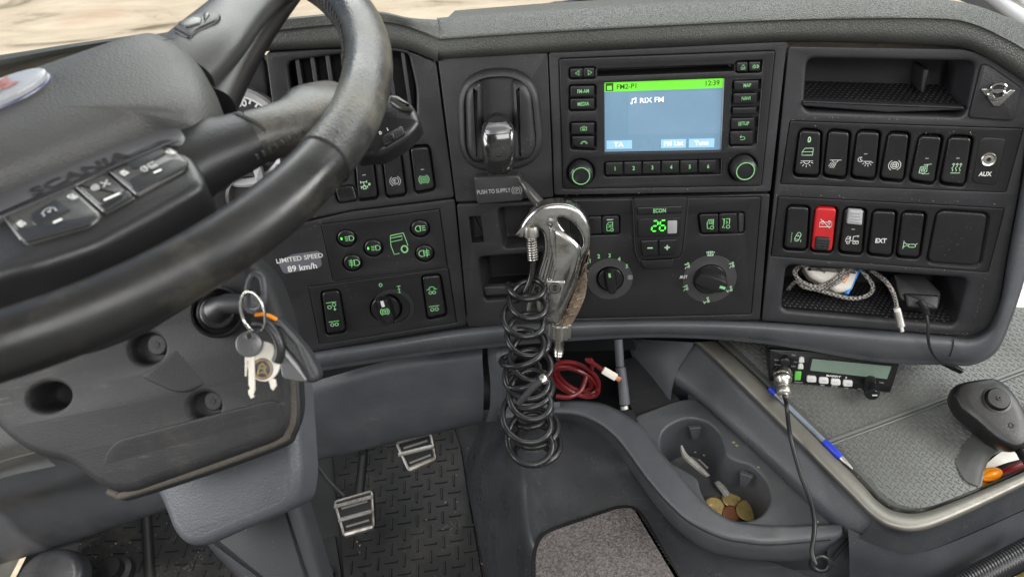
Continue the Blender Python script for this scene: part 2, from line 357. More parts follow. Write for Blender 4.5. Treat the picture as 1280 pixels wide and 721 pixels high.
    def text(s, F, txt, h, m, z=.0003, cu=0, cv=0, bold=0, sx=1, shear=0, th=.00015, ang=0):
        c = bpy.data.curves.new('t', 'FONT'); c.body = txt; c.align_x = 'CENTER'; c.align_y = 'CENTER'; c.size = 1; c.offset = bold; c.resolution_u = 3; c.shear = shear
        o = bpy.data.objects.new('t', c); me = bpy.data.meshes.new_from_object(o); k = h/.72
        ca, sa = math.cos(ang), math.sin(ang)
        tr = lambda q: (cu+(q.x*sx*ca-q.y*sa)*k, cv+(q.x*sx*sa+q.y*ca)*k)
        s.add([F.W(*tr(v.co), z) for v in me.vertices], [list(p.vertices) for p in me.polygons], m)
        bpy.data.objects.remove(o); bpy.data.curves.remove(c); bpy.data.meshes.remove(me); return s
    def stroke(s, F, pls, size, m, cu=0, cv=0, wd=.13, z=.0003, ang=0, sx=1):
        ca, sa = math.cos(ang), math.sin(ang); wd = wd*size/2
        for pl in pls:
            pl = [V((cu+(x*sx*ca-y*sa)*size, cv+(x*sx*sa+y*ca)*size)) for x, y in pl]; N = len(pl); cl = (pl[0]-pl[-1]).length < 1e-7 and N > 2
            L_, R_ = [], []
            for i in range(N):
                a = pl[i-1] if i > 0 else (pl[-2] if cl else pl[0]); b = pl[i+1] if i < N-1 else (pl[1] if cl else pl[-1])
                t = b-a
                if t.length < 1e-9: t = V((1, 0))
                t.normalize(); nn = V((-t.y, t.x))
                if 0 < i < N-1 or cl:
                    e = (pl[i]-a); e = e.normalized() if e.length > 1e-9 else t; k = 1/max(.6, abs(V((-e.y, e.x)).dot(nn)))
                else: k = 1
                L_.append(pl[i]+nn*wd*k); R_.append(pl[i]-nn*wd*k)
            s.add([F.W(p.x, p.y, z) for p in L_+R_], [[i, i+1, N+i+1, N+i] for i in range(N-1)], m)
        return s
    def build(s, name, parent=None, sharp=38, **kw):
        me = bpy.data.meshes.new(name)
        inv = parent.matrix_world.inverted() if parent else None
        org = V((0, 0, 0)) if parent else sum(s.v, V((0, 0, 0)))/max(1, len(s.v))
        me.from_pydata([(inv @ v) if inv else v-org for v in s.v], [], s.f)
        for m_ in s.ms: me.materials.append(M[m_])
        for p, k in zip(me.polygons, s.fm): p.material_index = k; p.use_smooth = True
        bm = bmesh.new(); bm.from_mesh(me); bmesh.ops.remove_doubles(bm, verts=bm.verts, dist=1e-6)
        bmesh.ops.recalc_face_normals(bm, faces=bm.faces); bm.to_mesh(me); bm.free()
        me.set_sharp_from_angle(angle=rad(sharp))
        o = bpy.data.objects.new(name, me); COL.objects.link(o)
        if parent: o.parent = parent; o.matrix_world = parent.matrix_world.copy(); WM[o.name] = 1
        else: o.location = org
        for k, v in kw.items(): o[k] = v
        return o
WM = {}
def thing(name, label, cat, F=None, loc=None, group=None):
    o = bpy.data.objects.new(name, None); COL.objects.link(o); o.empty_display_size = .02
    o.matrix_world = (F or HZ).mat(loc if loc is not None else (F or HZ).o)
    o['label'] = label; o['category'] = cat
    if group: o['group'] = group
    return o
def sub(parent):            # a part's own children live in the part's space, which is the thing's space
    return parent
# ------------------------------------------------------------------ pictograms (unit square -1..1)
def arc(cx, cy, r, a0=0, a1=360, n=None, ry=None):
    n = n or max(6, int(abs(a1-a0)/20)); ry = r if ry is None else ry
    return [(cx+r*math.cos(rad(a0+(a1-a0)*i/n)), cy+ry*math.sin(rad(a0+(a1-a0)*i/n))) for i in range(n+1)]
def rays_(cx, cy, r0, r1, angs): return [[(cx+r0*math.cos(rad(a)), cy+r0*math.sin(rad(a))), (cx+r1*math.cos(rad(a)), cy+r1*math.sin(rad(a)))] for a in angs]
truck = [[(-1, -.35), (-1, .1), (-.8, .55), (-.35, .55), (-.35, -.35), (-1, -.35)], [(-.92, .1), (-.5, .1), (-.5, .45)], [(-.35, -.2), (1, -.2)], arc(-.6, -.55, .22), arc(.35, -.55, .22), arc(.8, -.55, .22)]
IC = {
 'dome': [[(-1, .5), (1, .5)], arc(0, .5, .5, 180, 360)] + rays_(0, .5, .75, 1.15, (200, 235, 270, 305, 340)),
 'read': [[(-.9, .6), (1, .6)], arc(0, .6, .45, 180, 360), [(-.35, .1), (-.75, -.8)], [(-.1, .0), (-.45, -.85)], [(.15, 0), (-.15, -.85)], [(-.6, .2), (-1, -.55)]],
 'moon': [arc(-.75, .55, .4, 60, 330), arc(-.5, .65, .28, 100, 290), [(-.3, .2), (1, .2)], arc(.4, .2, .4, 180, 360)] + rays_(.4, .2, .6, .9, (210, 245, 280, 315, 345)),
 'brk': [arc(0, 0, .6), arc(0, 0, .95, 120, 240), arc(0, 0, .95, -60, 60), [(-.3, -.25), (-.3, .2), (-.2, .35), (.2, .35), (.3, .2), (.3, -.25), (-.3, -.25)], [(-.3, .05), (.3, .05)]],
 'brk2': [arc(0, 0, .55), arc(0, 0, .9, 120, 240), arc(0, 0, .9, -60, 60), [(-.25, .25), (-.05, .0), (-.2, -.2)], [(.05, .25), (.2, 0), (.05, -.25)]],
 'brkE': [arc(0, 0, .6), arc(0, 0, .95, 120, 240), arc(0, 0, .95, -60, 60), [(.2, .3), (-.2, .3), (-.2, -.3), (.2, -.3)], [(-.2, 0), (.15, 0)]],
 'park': [arc(0, 0, .62), arc(0, 0, .98, 125, 235), arc(0, 0, .98, -55, 55), [(-.15, -.38), (-.15, .35), (.12, .35), (.25, .2), (.25, .08), (.12, -.05), (-.15, -.05)]],
 'heat': [[(x+.12*math.sin(k*1.1), -.55+k*.15) for k in range(11)] for x in (-.6, 0, .6)] + [[(-.8, -.85), (.8, -.85)]] + [[(x-.18, .75), (x+.05, 1), (x+.25, .72)] for x in (-.6, 0, .6)],
 'mheat': [[(-.3, .75), (.9, .85)], [(.3, .8), (.3, .5)], [(-.75, .4), (.25, .5), (.35, -.4), (-.1, -.8), (-.8, -.7), (-.75, .4)], [(-.3, -.9), (.7, -.9), (.7, -.7)]] + [[(x+.06*math.sin(k*1.4), -.5+k*.1) for k in range(9)] for x in (-.5, -.25, 0)],
 'door': [[(-1, -.6), (-1, .1), (-.55, .75), (.9, .75), (.9, -.6), (-1, -.6)], [(-1, .05), (.9, .05)]],
 'low': [arc(.3, 0, .55, -90, 90) + [(-.05, .55), (-.05, -.55), (.3, -.55)], [(-.3, .4), (-1, .4)], [(-.3, 0), (-1, 0)], [(-.3, -.4), (-1, -.4)]],
 'fog': [arc(.35, 0, .6, -90, 90) + [(0, .6), (0, -.6), (.35, -.6)], [(-.2, .4), (-1, .55)], [(-.2, 0), (-1, .12)], [(-.2, -.4), (-1, -.28)], [(x_+.08, .8) if 0 else (-.6+.08*math.sin(k*1.5), .8-k*.2) for k, x_ in enumerate([0]*9)]],
 'rlow': [[(-x, y) for x, y in arc(.3, 0, .55, -90, 90) + [(-.05, .55), (-.05, -.55), (.3, -.55)]], [(.3, .4), (1, .4)], [(.3, 0), (1, 0)], [(.3, -.4), (1, -.4)]],
 'rfog': [[(-x, y) for x, y in arc(.35, 0, .6, -90, 90) + [(0, .6), (0, -.6), (.35, -.6)]], [(.2, .4), (1, .4)], [(.2, 0), (1, 0)], [(.2, -.4), (1, -.4)], [(.55+.08*math.sin(k*1.5), .8-k*.2) for k in range(9)]],
 'cab': [[(-.85, .0), (-.7, .75), (-.6, .95), (.75, .95), (.9, -.35)], [(-.85, 0), (-.75, -.9), (-.2, -.9)], [(-.8, .35), (.45, .35), (.55, .7), (-.65, .7)], arc(.45, -.6, .36), arc(.45, -.6, .28)],
 'axle': [[(-1, .9), (1, .9)], arc(-.5, -.1, .35), arc(.45, .35, .35), [(.45, -.1), (.45, -.9)], [(.2, -.6), (.45, -.9), (.7, -.6)]],
 'axle2': [[(-1, .6), (1, .6)], arc(-.42, -.1, .32), arc(.42, -.1, .32)],
 'axlec': [arc(0, .2, .6, 0, 180), [(-1, .25), (-.3, .25)], [(.3, .25), (1, .25)], arc(-.35, -.45, .3), arc(.35, -.45, .3)],
 'diff': [[(-.35, .9), (.35, .9)], [(0, .9), (0, -.9)], [(-.35, 0), (.35, 0)], [(-.35, -.9), (.35, -.9)], [(-.35, .7), (-.35, 1)], [(.35, .7), (.35, 1)]],
 'lock': [[(-.8, .9), (-.8, .3)], [(.5, .9), (.5, .3)], [(-.8, .6), (.5, .6)], [(-.15, .6), (-.15, -.2)], [(-.8, -.2), (-.8, -.8)], [(.5, -.2), (.5, -.8)], [(-.8, -.5), (-.45, -.5)], [(.15, -.5), (.5, -.5)], [(-.45, -.3), (.15, -.3), (.15, -.9), (-.45, -.9), (-.45, -.3)], arc(-.15, -.3, .2, 0, 180), [(.8, .2), (1.1, .2), (1.1, -.2), (.8, -.2), (.8, .2)], [(.8, 0), (1.1, 0)]],
 'bat': [[(-1, -.5), (-1, .35), (1, .35), (1, -.5), (-1, -.5)], [(-.7, .35), (-.7, .6), (-.4, .6), (-.4, .35)], [(.4, .35), (.4, .6), (.7, .6), (.7, .35)], [(-.7, 0), (-.35, 0)], [(.4, 0), (.75, 0)], [(.57, .15), (.57, -.15)], [(-.95, .95), (.95, -.95)]],
 'crane': truck + [[(.1, -.2), (.1, .55), (1, .75)], [(.8, .7), (.8, .4)]],
 'horn': [[(-1, .75), (-1, -.75)], [(-1, .45), (-.5, .12), (.3, .12), (.7, .12), (.9, -.0), (.9, -.3), (.7, -.42), (.0, -.42), (-.2, -.3), (-.2, 0), (0, .12)], [(-1, -.45), (-.5, -.12), (-.2, -.12)], [(.9, .1), (1.15, .3)]],
 'lane': [[(-.8, -.9), (-.8, -.7)], [(-.8, -.5), (-.8, -.3)], [(-.8, -.1), (-.8, .1)], [(-.8, .3), (-.8, .5)], [(-.8, .7), (-.8, .9)], [(.8, -.95), (.8, -.45)], [(-.25, -.2), (.1, .75), (.35, .95), (.6, .85), (.75, .5), (.45, -.5), (.2, -.75), (-.15, -.65), (-.25, -.2)], [(0, .35), (.65, .15)], [(-.15, -.3), (.4, -.45)], [(.35, .5), (.2, .15)]],
 'note': [[(-.6, -.75), (-.6, .6), (.6, .9), (.6, -.5)], [(-.6, .35), (.6, .65)], arc(-.8, -.75, .2), arc(.4, -.5, .2), arc(-.8, -.75, .08), arc(.4, -.5, .08)],
 'left': [[(.5, .7), (-.6, 0), (.5, -.7), (.5, .7)]], 'right': [[(-.5, .7), (.6, 0), (-.5, -.7), (-.5, .7)]],
 'eject': [[(-.7, -.3), (0, .7), (.7, -.3), (-.7, -.3)], [(-.7, -.7), (.7, -.7)]],
 'sunm': [arc(-.35, 0, .3)] + rays_(-.35, 0, .45, .7, range(0, 360, 45)) + [arc(.5, 0, .45, -110, 110), arc(.3, 0, .4, -70, 70)],
 'phone1': [[(-.9, -.5), (-.9, .4), (-.4, .4), (-.2, .65), (.3, .65), (.45, .4), (.9, .4), (.9, -.5), (-.9, -.5)], arc(0, -.03, .28)],
 'phone2': [arc(0, -.45, 1.0, 30, 150, ry=.8), [(-.87, -.05), (-1, -.35), (-.6, -.4), (-.55, -.1)], [(.87, -.05), (1, -.35), (.6, -.4), (.55, -.1)], arc(0, -.5, .65, 40, 140)],
 'back': [[(-.3, .75), (-.75, .35), (-.3, -.05)], [(-.75, .35), (.4, .35), (.75, .05), (.75, -.25), (.4, -.55), (-.6, -.55)]],
 'tr': [[(-.5, -.8), (-.6, .3), (-.35, .9), (.5, .9), (.5, -.3)], [(-.3, .2), (-.15, .6), (.25, .6), (.3, .15), (-.3, .2)], [(-.5, -.8), (-.1, -.8)], arc(.3, -.65, .3)],
 'tr2': [[(-.7, .9), (-.35, .9), (-.35, -.2), (-.6, -.8), (-.1, -.8)], [(-.1, .9), (.6, .9), (.6, -.2)], [(.0, .5), (.25, .2), (0, -.1)], arc(.4, -.65, .3)],
 'tr1': [[(-.6, -.8), (-.6, .4), (-.3, .9), (.5, .9), (.5, -.2)], [(-.3, .4), (.3, .4), (-.3, -.1), (.3, -.1)], [(-.6, -.8), (0, -.8)], arc(.35, -.65, .28)],
 'fan': [arc(-.35, .35, .33), arc(.35, .35, .33), arc(-.35, -.35, .33), arc(.35, -.35, .33)],
 'defrost': [[(-.95, .5), (.95, .5), (.6, -.45), (-.6, -.45), (-.95, .5)]] + [[(x+.08*math.sin(k*1.5), -.3+k*.15) for k in range(8)] for x in (-.4, 0, .4)],
 'man': [arc(.15, .75, .22), [(.1, .4), (.35, -.25), (-.35, -.35), (-.6, -.95)], [(.45, .35), (.6, -.5), (.0, -.6)], [(-.9, .45), (-.2, .45)], [(-.45, .65), (-.2, .45), (-.45, .25)]],
 'man2': [arc(.15, .75, .22), [(.1, .4), (.35, -.25), (-.35, -.35), (-.6, -.95)], [(.45, .35), (.6, -.5), (.0, -.6)], [(-1, -.2), (-.55, -.75)], [(-.85, -.75), (-.55, -.75), (-.6, -.45)]],
 'wheelspeed': [arc(0, 0, .75, -35, 215), rays_(0, 0, 0, .55, (50,))[0], arc(0, 0, .16), [(-.9, -.5), (-.6, -.35)], [(.9, -.5), (.6, -.35)], [(-.95, .3), (-.75, .2)]],
 'cross': [arc(-.4, .1, .5, 60, 300), [(.2, .6), (1, -.5)], [(.2, -.5), (1, .6)], [(-.4, .1), (-.1, .3)], arc(-.4, .1, .22)],
}
IC['fog'][-1] = [(-.55+.08*math.sin(k*1.5), .8-k*.2) for k in range(9)]

def quad(F, pts, off, r): return rnd(F.poly(pts, off), r)
def shrink(pts, k):
    cx = sum(p[0] for p in pts)/len(pts); cy = sum(p[1] for p in pts)/len(pts)
    return [(cx+(x-cx)*k, cy+(y-cy)*k) for x, y in pts]
def pxs(F, x, y, n=1): a, b = F.uv(x, y), F.uv(x+n, y); return math.hypot(a[0]-b[0], a[1]-b[1])   # metres per photo pixel
def icon(F, name, x, y, spx, m, off, parent, kind='icon', wd=.2, sx=1, ang=0):
    u, v = F.uv(x, y, off); k = pxs(F, x, y)
    return MB().stroke(F, IC[name], spx*k/2, m, u, v, wd*.66, off, ang, sx).build(kind, parent)
def letter(F, txt, x, y, hpx, m, off, parent, bold=.02, sx=1, ang=0, shear=0, kind='lettering'):
    u, v = F.uv(x, y, off); k = pxs(F, x, y)
    return MB().text(F, txt, hpx*k, m, off, u, v, bold, sx, shear, ang=ang).build(kind, parent)
def rocker(F, q, parent, m='switch', off=.0045, label=None, name='rocker_switch', tilt=.0016):
    p = quad(F, q, off, .0042); cv = sum(b for a, b in p)/len(p); hv = max(abs(b-cv) for a, b in p)
    zf = lambda u, v: -tilt*((v-cv)/hv) - .0009*(1-((v-cv)/hv)**2)
    o = MB().slab(F, p, -.012, off, m, bev=.0022, seg=4, zf=zf).build(name, parent)
    if label: o['label'] = label
    return o, (lambda u, v: off+zf(u, v))
def onr(F, o, zf, name, x, y, s, m, wd=.2, sx=1, txt=None, bold=.02):
    u, v = F.uv(x, y, .004); z = zf(u, v)+.00035
    if txt: return letter(F, txt, x, y, s, m, z, o, bold, sx)
    return icon(F, name, x, y, s, m, z+.0002, o, wd=wd, sx=sx)

# ------------------------------------------------------------------ outside
o = MB().add([(-60, -30, -1.75), (60, -30, -1.75), (60, 200, -1.75), (-60, 200, -1.75)], [[0, 1, 2, 3]], 'ground').build('ground'); o['kind'] = 'structure'
t = thing('bollard', 'dark post standing on the ground beyond the dashboard, seen at the top of the photo', 'post', loc=G(748, 2, -1.75))
gx = G(748, 6, -1.75)
MB().slab(HZ, rnd([(gx.x-.13, gx.y-.1), (gx.x+.13, gx.y-.1), (gx.x+.13, gx.y+.1), (gx.x-.13, gx.y+.1)], .03), -1.75, -1.0, 'void', bev=.02).build('post_body', t)
MB().slab(HZ, rnd([(gx.x-.16, gx.y-.13), (gx.x+.16, gx.y-.13), (gx.x+.16, gx.y+.13), (gx.x-.16, gx.y+.13)], .03), -1.746, -1.71, 'fasciag', bev=.01).build('base_plate', t)
o = MB().tube([G(640+i*9, 12-i*1.2+random.uniform(-1, 1), -1.74) for i in range(10)], [.010+.010*random.random() for i in range(10)], 'enamelb', 8, flat=.4).build('plastic_strip')
o['label'] = 'strip of dark blue plastic lying on the ground left of the dark post'; o['category'] = 'litter'
# cab shell: roof, rear wall, bulkhead, doors; unseen, added to shade the interior
t = thing('cab_shade_shell', 'unseen pale cab lining added to shade the dashboard, with windscreen and door openings', 'cab', loc=V((.1, -.6, -.8)))
def box(mb, a, b, m): return mb.slab(HZ, [(a[0], a[1]), (b[0], a[1]), (b[0], b[1]), (a[0], b[1])], a[2], b[2], m, bev=0)
box(MB(), (-1.15, -1.5, 1.15), (1.4, .5, 1.2), 'shell').build('roof', t)
box(MB(), (-1.15, -1.55, -.8), (1.4, -1.5, 1.2), 'shell').build('rear_wall', t)
box(MB(), (-1.15, .34, -1.0), (1.4, .38, -.35), 'void').build('bulkhead', t)
box(MB(), (-1.2, -1.5, -.8), (-1.15, .34, .12), 'shell').build('door', t)
box(MB(), (1.4, -1.5, -.8), (1.45, .34, .12), 'shell').build('door', t)
MB().surf([[V((-1.15, .42, .0)), V((0, .55, 0)), V((1.4, .42, 0))], [V((-1.15, .36, .6)), V((0, .46, .6)), V((1.4, .36, .6))], [V((-1.15, .25, 1.15)), V((0, .35, 1.15)), V((1.4, .25, 1.15))]], 'glass', 20, 4).build('windscreen', t)

# ------------------------------------------------------------------ dashboard
dash = thing('dashboard', 'long black truck dashboard with padded top and slate grey lower edge', 'dashboard', FC)
lipb = [(545.5, 75.5), (620, 71), (700, 66), (850, 59), (983, 53), (1100, 55), (1180, 58), (1213, 63), (1250, 82), (1285, 106), (1330, 140)]
lipt = [(549, 52), (620, 47), (700, 42), (850, 34), (983, 28), (1100, 26), (1180, 27), (1215, 33), (1250, 48), (1285, 68), (1330, 100)]
far = [(546, 23), (620, 17), (700, 11), (850, 3), (983, -1), (1100, -5), (1180, 0), (1215, 6), (1250, 18), (1285, 33), (1330, 60)]
def onp(pts, off, hx=983):
    return [(FC if x < hx else FRt).P(x, y, off) for x, y in pts]
r0 = onp(lipb, -.006); r1 = onp([(x, y-2) for x, y in lipb], .005); r1b = onp([(x+.0, y*.6+b*.4) for (x, y), (a, b) in zip(lipb, lipt)], .012)
r2 = onp(lipt, .011); zt = sum(p.z for p in r2[:8])/8
r3 = [G(x, y*.8+b*.2, r.z+.004) for (x, y), (a, b), r in zip(lipt, far, r2)]
r4 = [G(x, y, r.z+.008) for (x, y), r in zip(far, r2)]
r5 = [p+V((0, .018, -.014)) for p in r4]; r6 = [p+V((0, .12, -.05)) for p in r4]
MB().surf([r0, r1, r1b, r2, r3, r4, r5, r6], 'pad', 90, 5).build('top_pad', dash)
hb = [(150, 100), (240, 82), (320, 66), (400, 61), (455, 59), (487, 60), (513, 64), (532, 71), (547.5, 78)]
ht = [(150, 78), (240, 60), (330, 44), (400, 36), (455, 32), (482, 31), (508, 36), (530, 45), (549.5, 53)]
hf = [(150, 50), (240, 36), (330, 26), (400, 19), (455, 14), (482, 16), (508, 22), (528, 24), (549, 25)]
q0 = [FLt.P(x, y, -.008) for x, y in hb]; q1 = [FLt.P(x, y-2, .006) for x, y in hb]; q1b = [FLt.P(x, y*.6+b*.4, .013) for (x, y), (a, b) in zip(hb, ht)]
q2 = [FLt.P(x, y, .012) for x, y in ht]; q3 = [G(x, y*.7+b*.3, r.z+.005) for (x, y), (a, b), r in zip(ht, hf, q2)]
q4 = [G(x, y, r.z+.008) for (x, y), r in zip(hf, q2)]; q5 = [p+V((0, .07, -.06)) for p in q4]
MB().surf([q0, q1, q1b, q2, q3, q4, q5], 'pad', 70, 5).build('instrument_hood', dash)
# far hood edge seen over the wheel hub
fz = .10
MB().surf([[G(-160, 130, fz-.03), G(0, 98, fz-.03), (G(90, 76, fz-.03)), G(170, 60, fz-.03)], [G(-160, 112, fz), G(0, 84, fz), G(90, 66, fz), G(170, 52, fz)],
           [G(-160, 92, fz+.005), G(0, 69, fz+.005), G(90, 55, fz+.005), G(170, 44, fz+.005)], [G(-160, 88, fz-.03)+V((0, .05, -.03)), G(0, 66, fz-.03)+V((0, .05, -.03)), G(90, 53, fz-.03)+V((0, .05, -.03)), G(170, 42, fz-.03)+V((0, .05, -.03))]], 'pad', 40, 4).build('hood_edge', dash)
# fascia plates (real openings with rounded edges)
RADIO = [(699, 73.5), (968.5, 63.5), (951.5, 232), (704, 236)]
CLIM = [(712, 250), (951.3, 246), (939, 392.5), (718, 398)]
MB().plate(FC, rnd(FC.poly([(547, 72), (684.4, 66), (691.6, 247), (570, 253)]), .003), [], 0, -.02, 'fascia').build('fascia_panel', dash)
MB().plate(FC, rnd(FC.poly([(686, 66), (984, 52), (963.3, 240), (693, 244)]), .003), [(rnd(FC.poly(shrink(RADIO, 1.004)), .003), .01, False)], 0, -.02, 'fasciag').build('fascia_panel', dash)
cub1 = rnd(FC.poly([(622, 260), (694, 256), (697, 306), (629, 311)]), .006); slot1 = rnd(FC.poly([(586, 271), (601, 270), (605, 303), (590, 304)]), .001)
cub2 = rnd(FC.poly([(598, 322), (697, 315), (700, 370), (605, 376)]), .006)
MB().plate(FC, rnd(FC.poly([(571, 255.5), (962.7, 242.5), (950, 400), (585, 409)]), .003),
           [(cub1, .03, True, .002, .003), (slot1, .02, True, .0006), (cub2, .055, True, .003, .004), (rnd(FC.poly(shrink(CLIM, 1.004)), .003), .01, False)], 0, -.06, 'fascia').build('fascia_panel', dash)
lf = MB()
lf.slab(FC, rnd(FC.poly([(603, 361), (697, 357), (699, 367), (606, 372)], .0), .002), -.012, -.004, 'fasciag', bev=.002); lf.build('storage_lip', dash)
mm = MB(); e1, e2 = FC.P(604, 375, 0), FC.P(700, 369, 0)
mm.grid([[e1+FC.Z*-.004+FC.Y*.002, e2+FC.Z*-.004+FC.Y*.002], [e1+FC.Z*-.05+FC.Y*.006, e2+FC.Z*-.05+FC.Y*.006]], 'void').build('storage_mat', dash)
# left fascia
SWL = [[(418, 236), (441, 232), (447, 250), (424, 254)], [(443, 195), (465, 193), (472, 246), (448, 249)], [(477, 190), (500, 188), (507, 242), (484, 245)], [(513, 186), (536, 184), (543, 235), (520, 240)]]
VENT = [(358, 77), (440, 66), (500, 64), (511, 68), (521, 112), (521, 150), (480, 152), (366, 140)]
LIGHTS = [(401.6, 280.6), (549, 261.6), (559, 333.2), (417, 351.8)]; AXLES = [(386, 358.5), (560, 335), (570.4, 403), (400, 430)]
MB().plate(FLt, rnd(FLt.poly([(332, 66), (400, 62), (487, 61), (513, 65), (545, 78), (568, 247), (440, 263), (360, 280)]), .004),
           [(rnd(FLt.poly(VENT), .008), .045, True, .003)] + [(quad(FLt, shrink(q, 1.13), 0, .005), .012, True, .0016) for q in SWL], 0, -.05, 'fascia').build('fascia_panel', dash)
vt = MB()
for i, x in enumerate(range(368, 520, 19)):
    a, b = (x, 66+(0 if x > 430 else (430-x)*.13)), (x+12, 152)
    vt.slab(FLt, FLt.poly([(a[0], a[1]), (a[0]+5, a[1]), (b[0]+5, b[1]), (b[0], b[1])], -.004), -.035, -.005, 'fasciag', bev=.0012)
vt.build('air_vent_slats', dash)
MB().plate(FLt, rnd(FLt.poly([(290, 300), (438, 265), (568.5, 249), (583.5, 407), (395, 439), (300, 455)]), .003),
           [(rnd(FLt.poly(shrink(LIGHTS, 1.006)), .002), .01, False), (rnd(FLt.poly(shrink(AXLES, 1.006)), .002), .01, False)], 0, -.03, 'fascia').build('fascia_panel', dash)
# left rockers
def swset(F, quads, parent, specs):
    for q, sp in zip(quads, specs):
        o, zf = rocker(F, q, parent, m=sp.get('m', 'switch'), label=sp.get('label'))
        for it in sp.get('i', []): onr(F, o, zf, *it)
        for it in sp.get('t', []): onr(F, o, zf, None, it[1], it[2], it[3], it[4], txt=it[0], sx=it[5] if len(it) > 5 else .9, bold=.03)
        for x, y in sp.get('led', []):
            u, v = F.uv(x, y, .004); z = zf(u, v)+.0004; k = pxs(F, x, y)
            MB().slab(F, [(u-2*k, v-.5*k), (u+2*k, v-.5*k), (u+2*k, v+.5*k), (u-2*k, v+.5*k)], z-.0004, z, 'whiteg', bev=0).build('indicator_lamp', o)
swl = thing('switch_row', 'row of four black rocker switches with axle lock and brake symbols behind the wheel rim', 'switch panel', FLt.at(490, 218), group=None)
swset(FLt, SWL, swl, [dict(), dict(i=[('lock', 456, 231, 12, 'glowp')], led=[(455, 219)]), dict(i=[('brkE', 494, 226.5, 14, 'whiteg')]), dict(i=[('brk2', 530, 224.5, 14, 'glow')], led=[(528, 212)])])
MB().slab(FC, FC.poly([(330, 70), (1250, 55), (1235, 425), (330, 450)], -.11), -.125, -.11, 'void', bev=0).build('seam_light_block', dash)  # hidden black slab added to stop light leaking through the panel seams
# right fascia
CUBU = [(1009, 73), (1221, 77), (1207, 146), (1004, 139)]; SWU = [(988, 151.5), (1279, 161), (1257, 240.5), (976, 230)]
SWD = [(973.5, 245.5), (1255.7, 260.6), (1234.7, 340.5), (964, 320.2)]; CUBL = [(983, 331.5), (1211, 349), (1195, 408), (976, 388)]
MB().plate(FRt, rnd(FRt.poly([(986, 58), (1212, 62), (1240, 74), (1292, 108), (1274, 240), (1259, 320), (1250, 378), (1238, 408), (1213, 421), (1093, 411), (952, 401)]), [.003, .004, .01, .01, .01, .01, .01, .01, .01, .01, .003]),
           [(rnd(FRt.poly(CUBU), .008), .075, True, .004, .004), (rnd(FRt.poly(shrink(SWU, 1.004)), .002), .01, False), (rnd(FRt.poly(shrink(SWD, 1.004)), .002), .01, False),
            (rnd(FRt.poly(CUBL), .008), .078, True, .005, .008)], 0, -.08, 'fasciag').build('fascia_panel', dash)
MB().slab(FRt, rnd(FRt.poly([(1003, 126), (1206, 134), (1205, 138), (1110, 141), (1004, 133)], .002), .002), -.012, .002, 'fasciag', bev=.002).build('storage_lip', dash)
def shelfmat(pa, pb, dep, rise, name='storage_mat', pitch=.0056):
    mb = MB(); A, B = FRt.P(*pa), FRt.P(*pb); up = FRt.Y
    c = [A+up*.004-FRt.Z*.004, B+up*.004-FRt.Z*.004, B+up*(.004+rise)-FRt.Z*dep, A+up*(.004+rise)-FRt.Z*dep]; mb.grid([[c[0], c[1]], [c[3], c[2]]], 'void')
    ex = (c[1]-c[0]); ey = (c[3]-c[0]); nx, ny = int(ex.length/pitch), int(ey.length/pitch); nn = ex.cross(ey).normalized()
    for j in range(ny):
        for i in range(nx):
            p = c[0]+ex*((i+.5+.5*(j % 2))/nx)*.98+ey*((j+.5)/ny)+nn*.0; r = pitch*.30; a, b = ex.normalized()*r, ey.normalized()*r
            mb.add([p-a, p-b, p+a, p+b, p+nn*.0011], [[0, 1, 4], [1, 2, 4], [2, 3, 4], [3, 0, 4]], 'fasciag')
    return mb.build(name, dash)
shelfmat((1006, 139), (1204, 146), .07, .012); shelfmat((978, 389), (1194, 408), .074, .006)
# ribs inside the upper tray
MB().slab(FRt, rnd(FRt.poly([(1148, 82), (1156, 82), (1150, 112), (1144, 110)], -.05), .002), -.07, -.03, 'fascia', bev=.002).build('storage_rib', dash)
# badge plate with chrome V and 8
MB().slab(FRt, rnd(FRt.poly([(1226, 79), (1236, 81), (1277, 110), (1266, 151), (1209, 147)]), .004), -.002, .0035, 'fascia', bev=.002).build('badge_plate', dash)
vb = MB(); vz = .0036
vb.slab(FRt, FRt.poly([(1224.5, 111), (1236, 110.5), (1245.5, 125), (1262, 111.5), (1268.5, 113), (1249, 133), (1241, 132.5)], vz), vz, vz+.002, 'chrome', bev=.0008).build('v_badge', dash)
eb = MB(); u1 = FRt.uv(1248, 110, .006); u2 = FRt.uv(1245.3, 118.5, .006)
eb.tube([FRt.W(u1[0]+.0060*math.cos(a), u1[1]+.0038*math.sin(a), .0065) for a in [i*math.pi/10 for i in range(20)]], .0014, 'chrome', 8, closed=True)
eb.tube([FRt.W(u2[0]+.0068*math.cos(a), u2[1]+.0042*math.sin(a), .0065) for a in [i*math.pi/10 for i in range(20)]], .0015, 'chrome', 8, closed=True); eb.build('eight_badge', dash)
# slate trim around the lower edge
st = [((300, 456), (290, 486)), ((385, 441), (374, 466)), ((480, 426), (478, 449)), ((585, 409.5), (592, 434)), ((700, 402.5), (705, 424)), ((830, 400), (830, 419)), ((950, 402), (955, 427)), ((1093, 412.5), (1093, 449)),
      ((1180, 419.5), (1180, 453)), ((1213, 421.5), (1215, 454)), ((1237, 409), (1244, 438)), ((1250, 377), (1263, 398)), ((1260, 320), (1284, 332)), ((1275, 240), (1306, 246)), ((1293, 150), (1330, 160))]
def pf(x): return FLt if x < 584 else (FC if x < 951 else FRt)
rows = []
for k, off in ((-.25, -.02), (0, -.004), (.02, .0015), (.12, .009), (.38, .0135), (.7, .012), (.93, .006), (1, -.002)):
    rows.append([pf(a[0]).P(a[0]+(b[0]-a[0])*k, a[1]+(b[1]-a[1])*k, off) for a, b in st])
rows.append([p+(V((0, .05, .004)) if i < 9 else -FRt.Z*.05) for i, p in enumerate(rows[-1])])
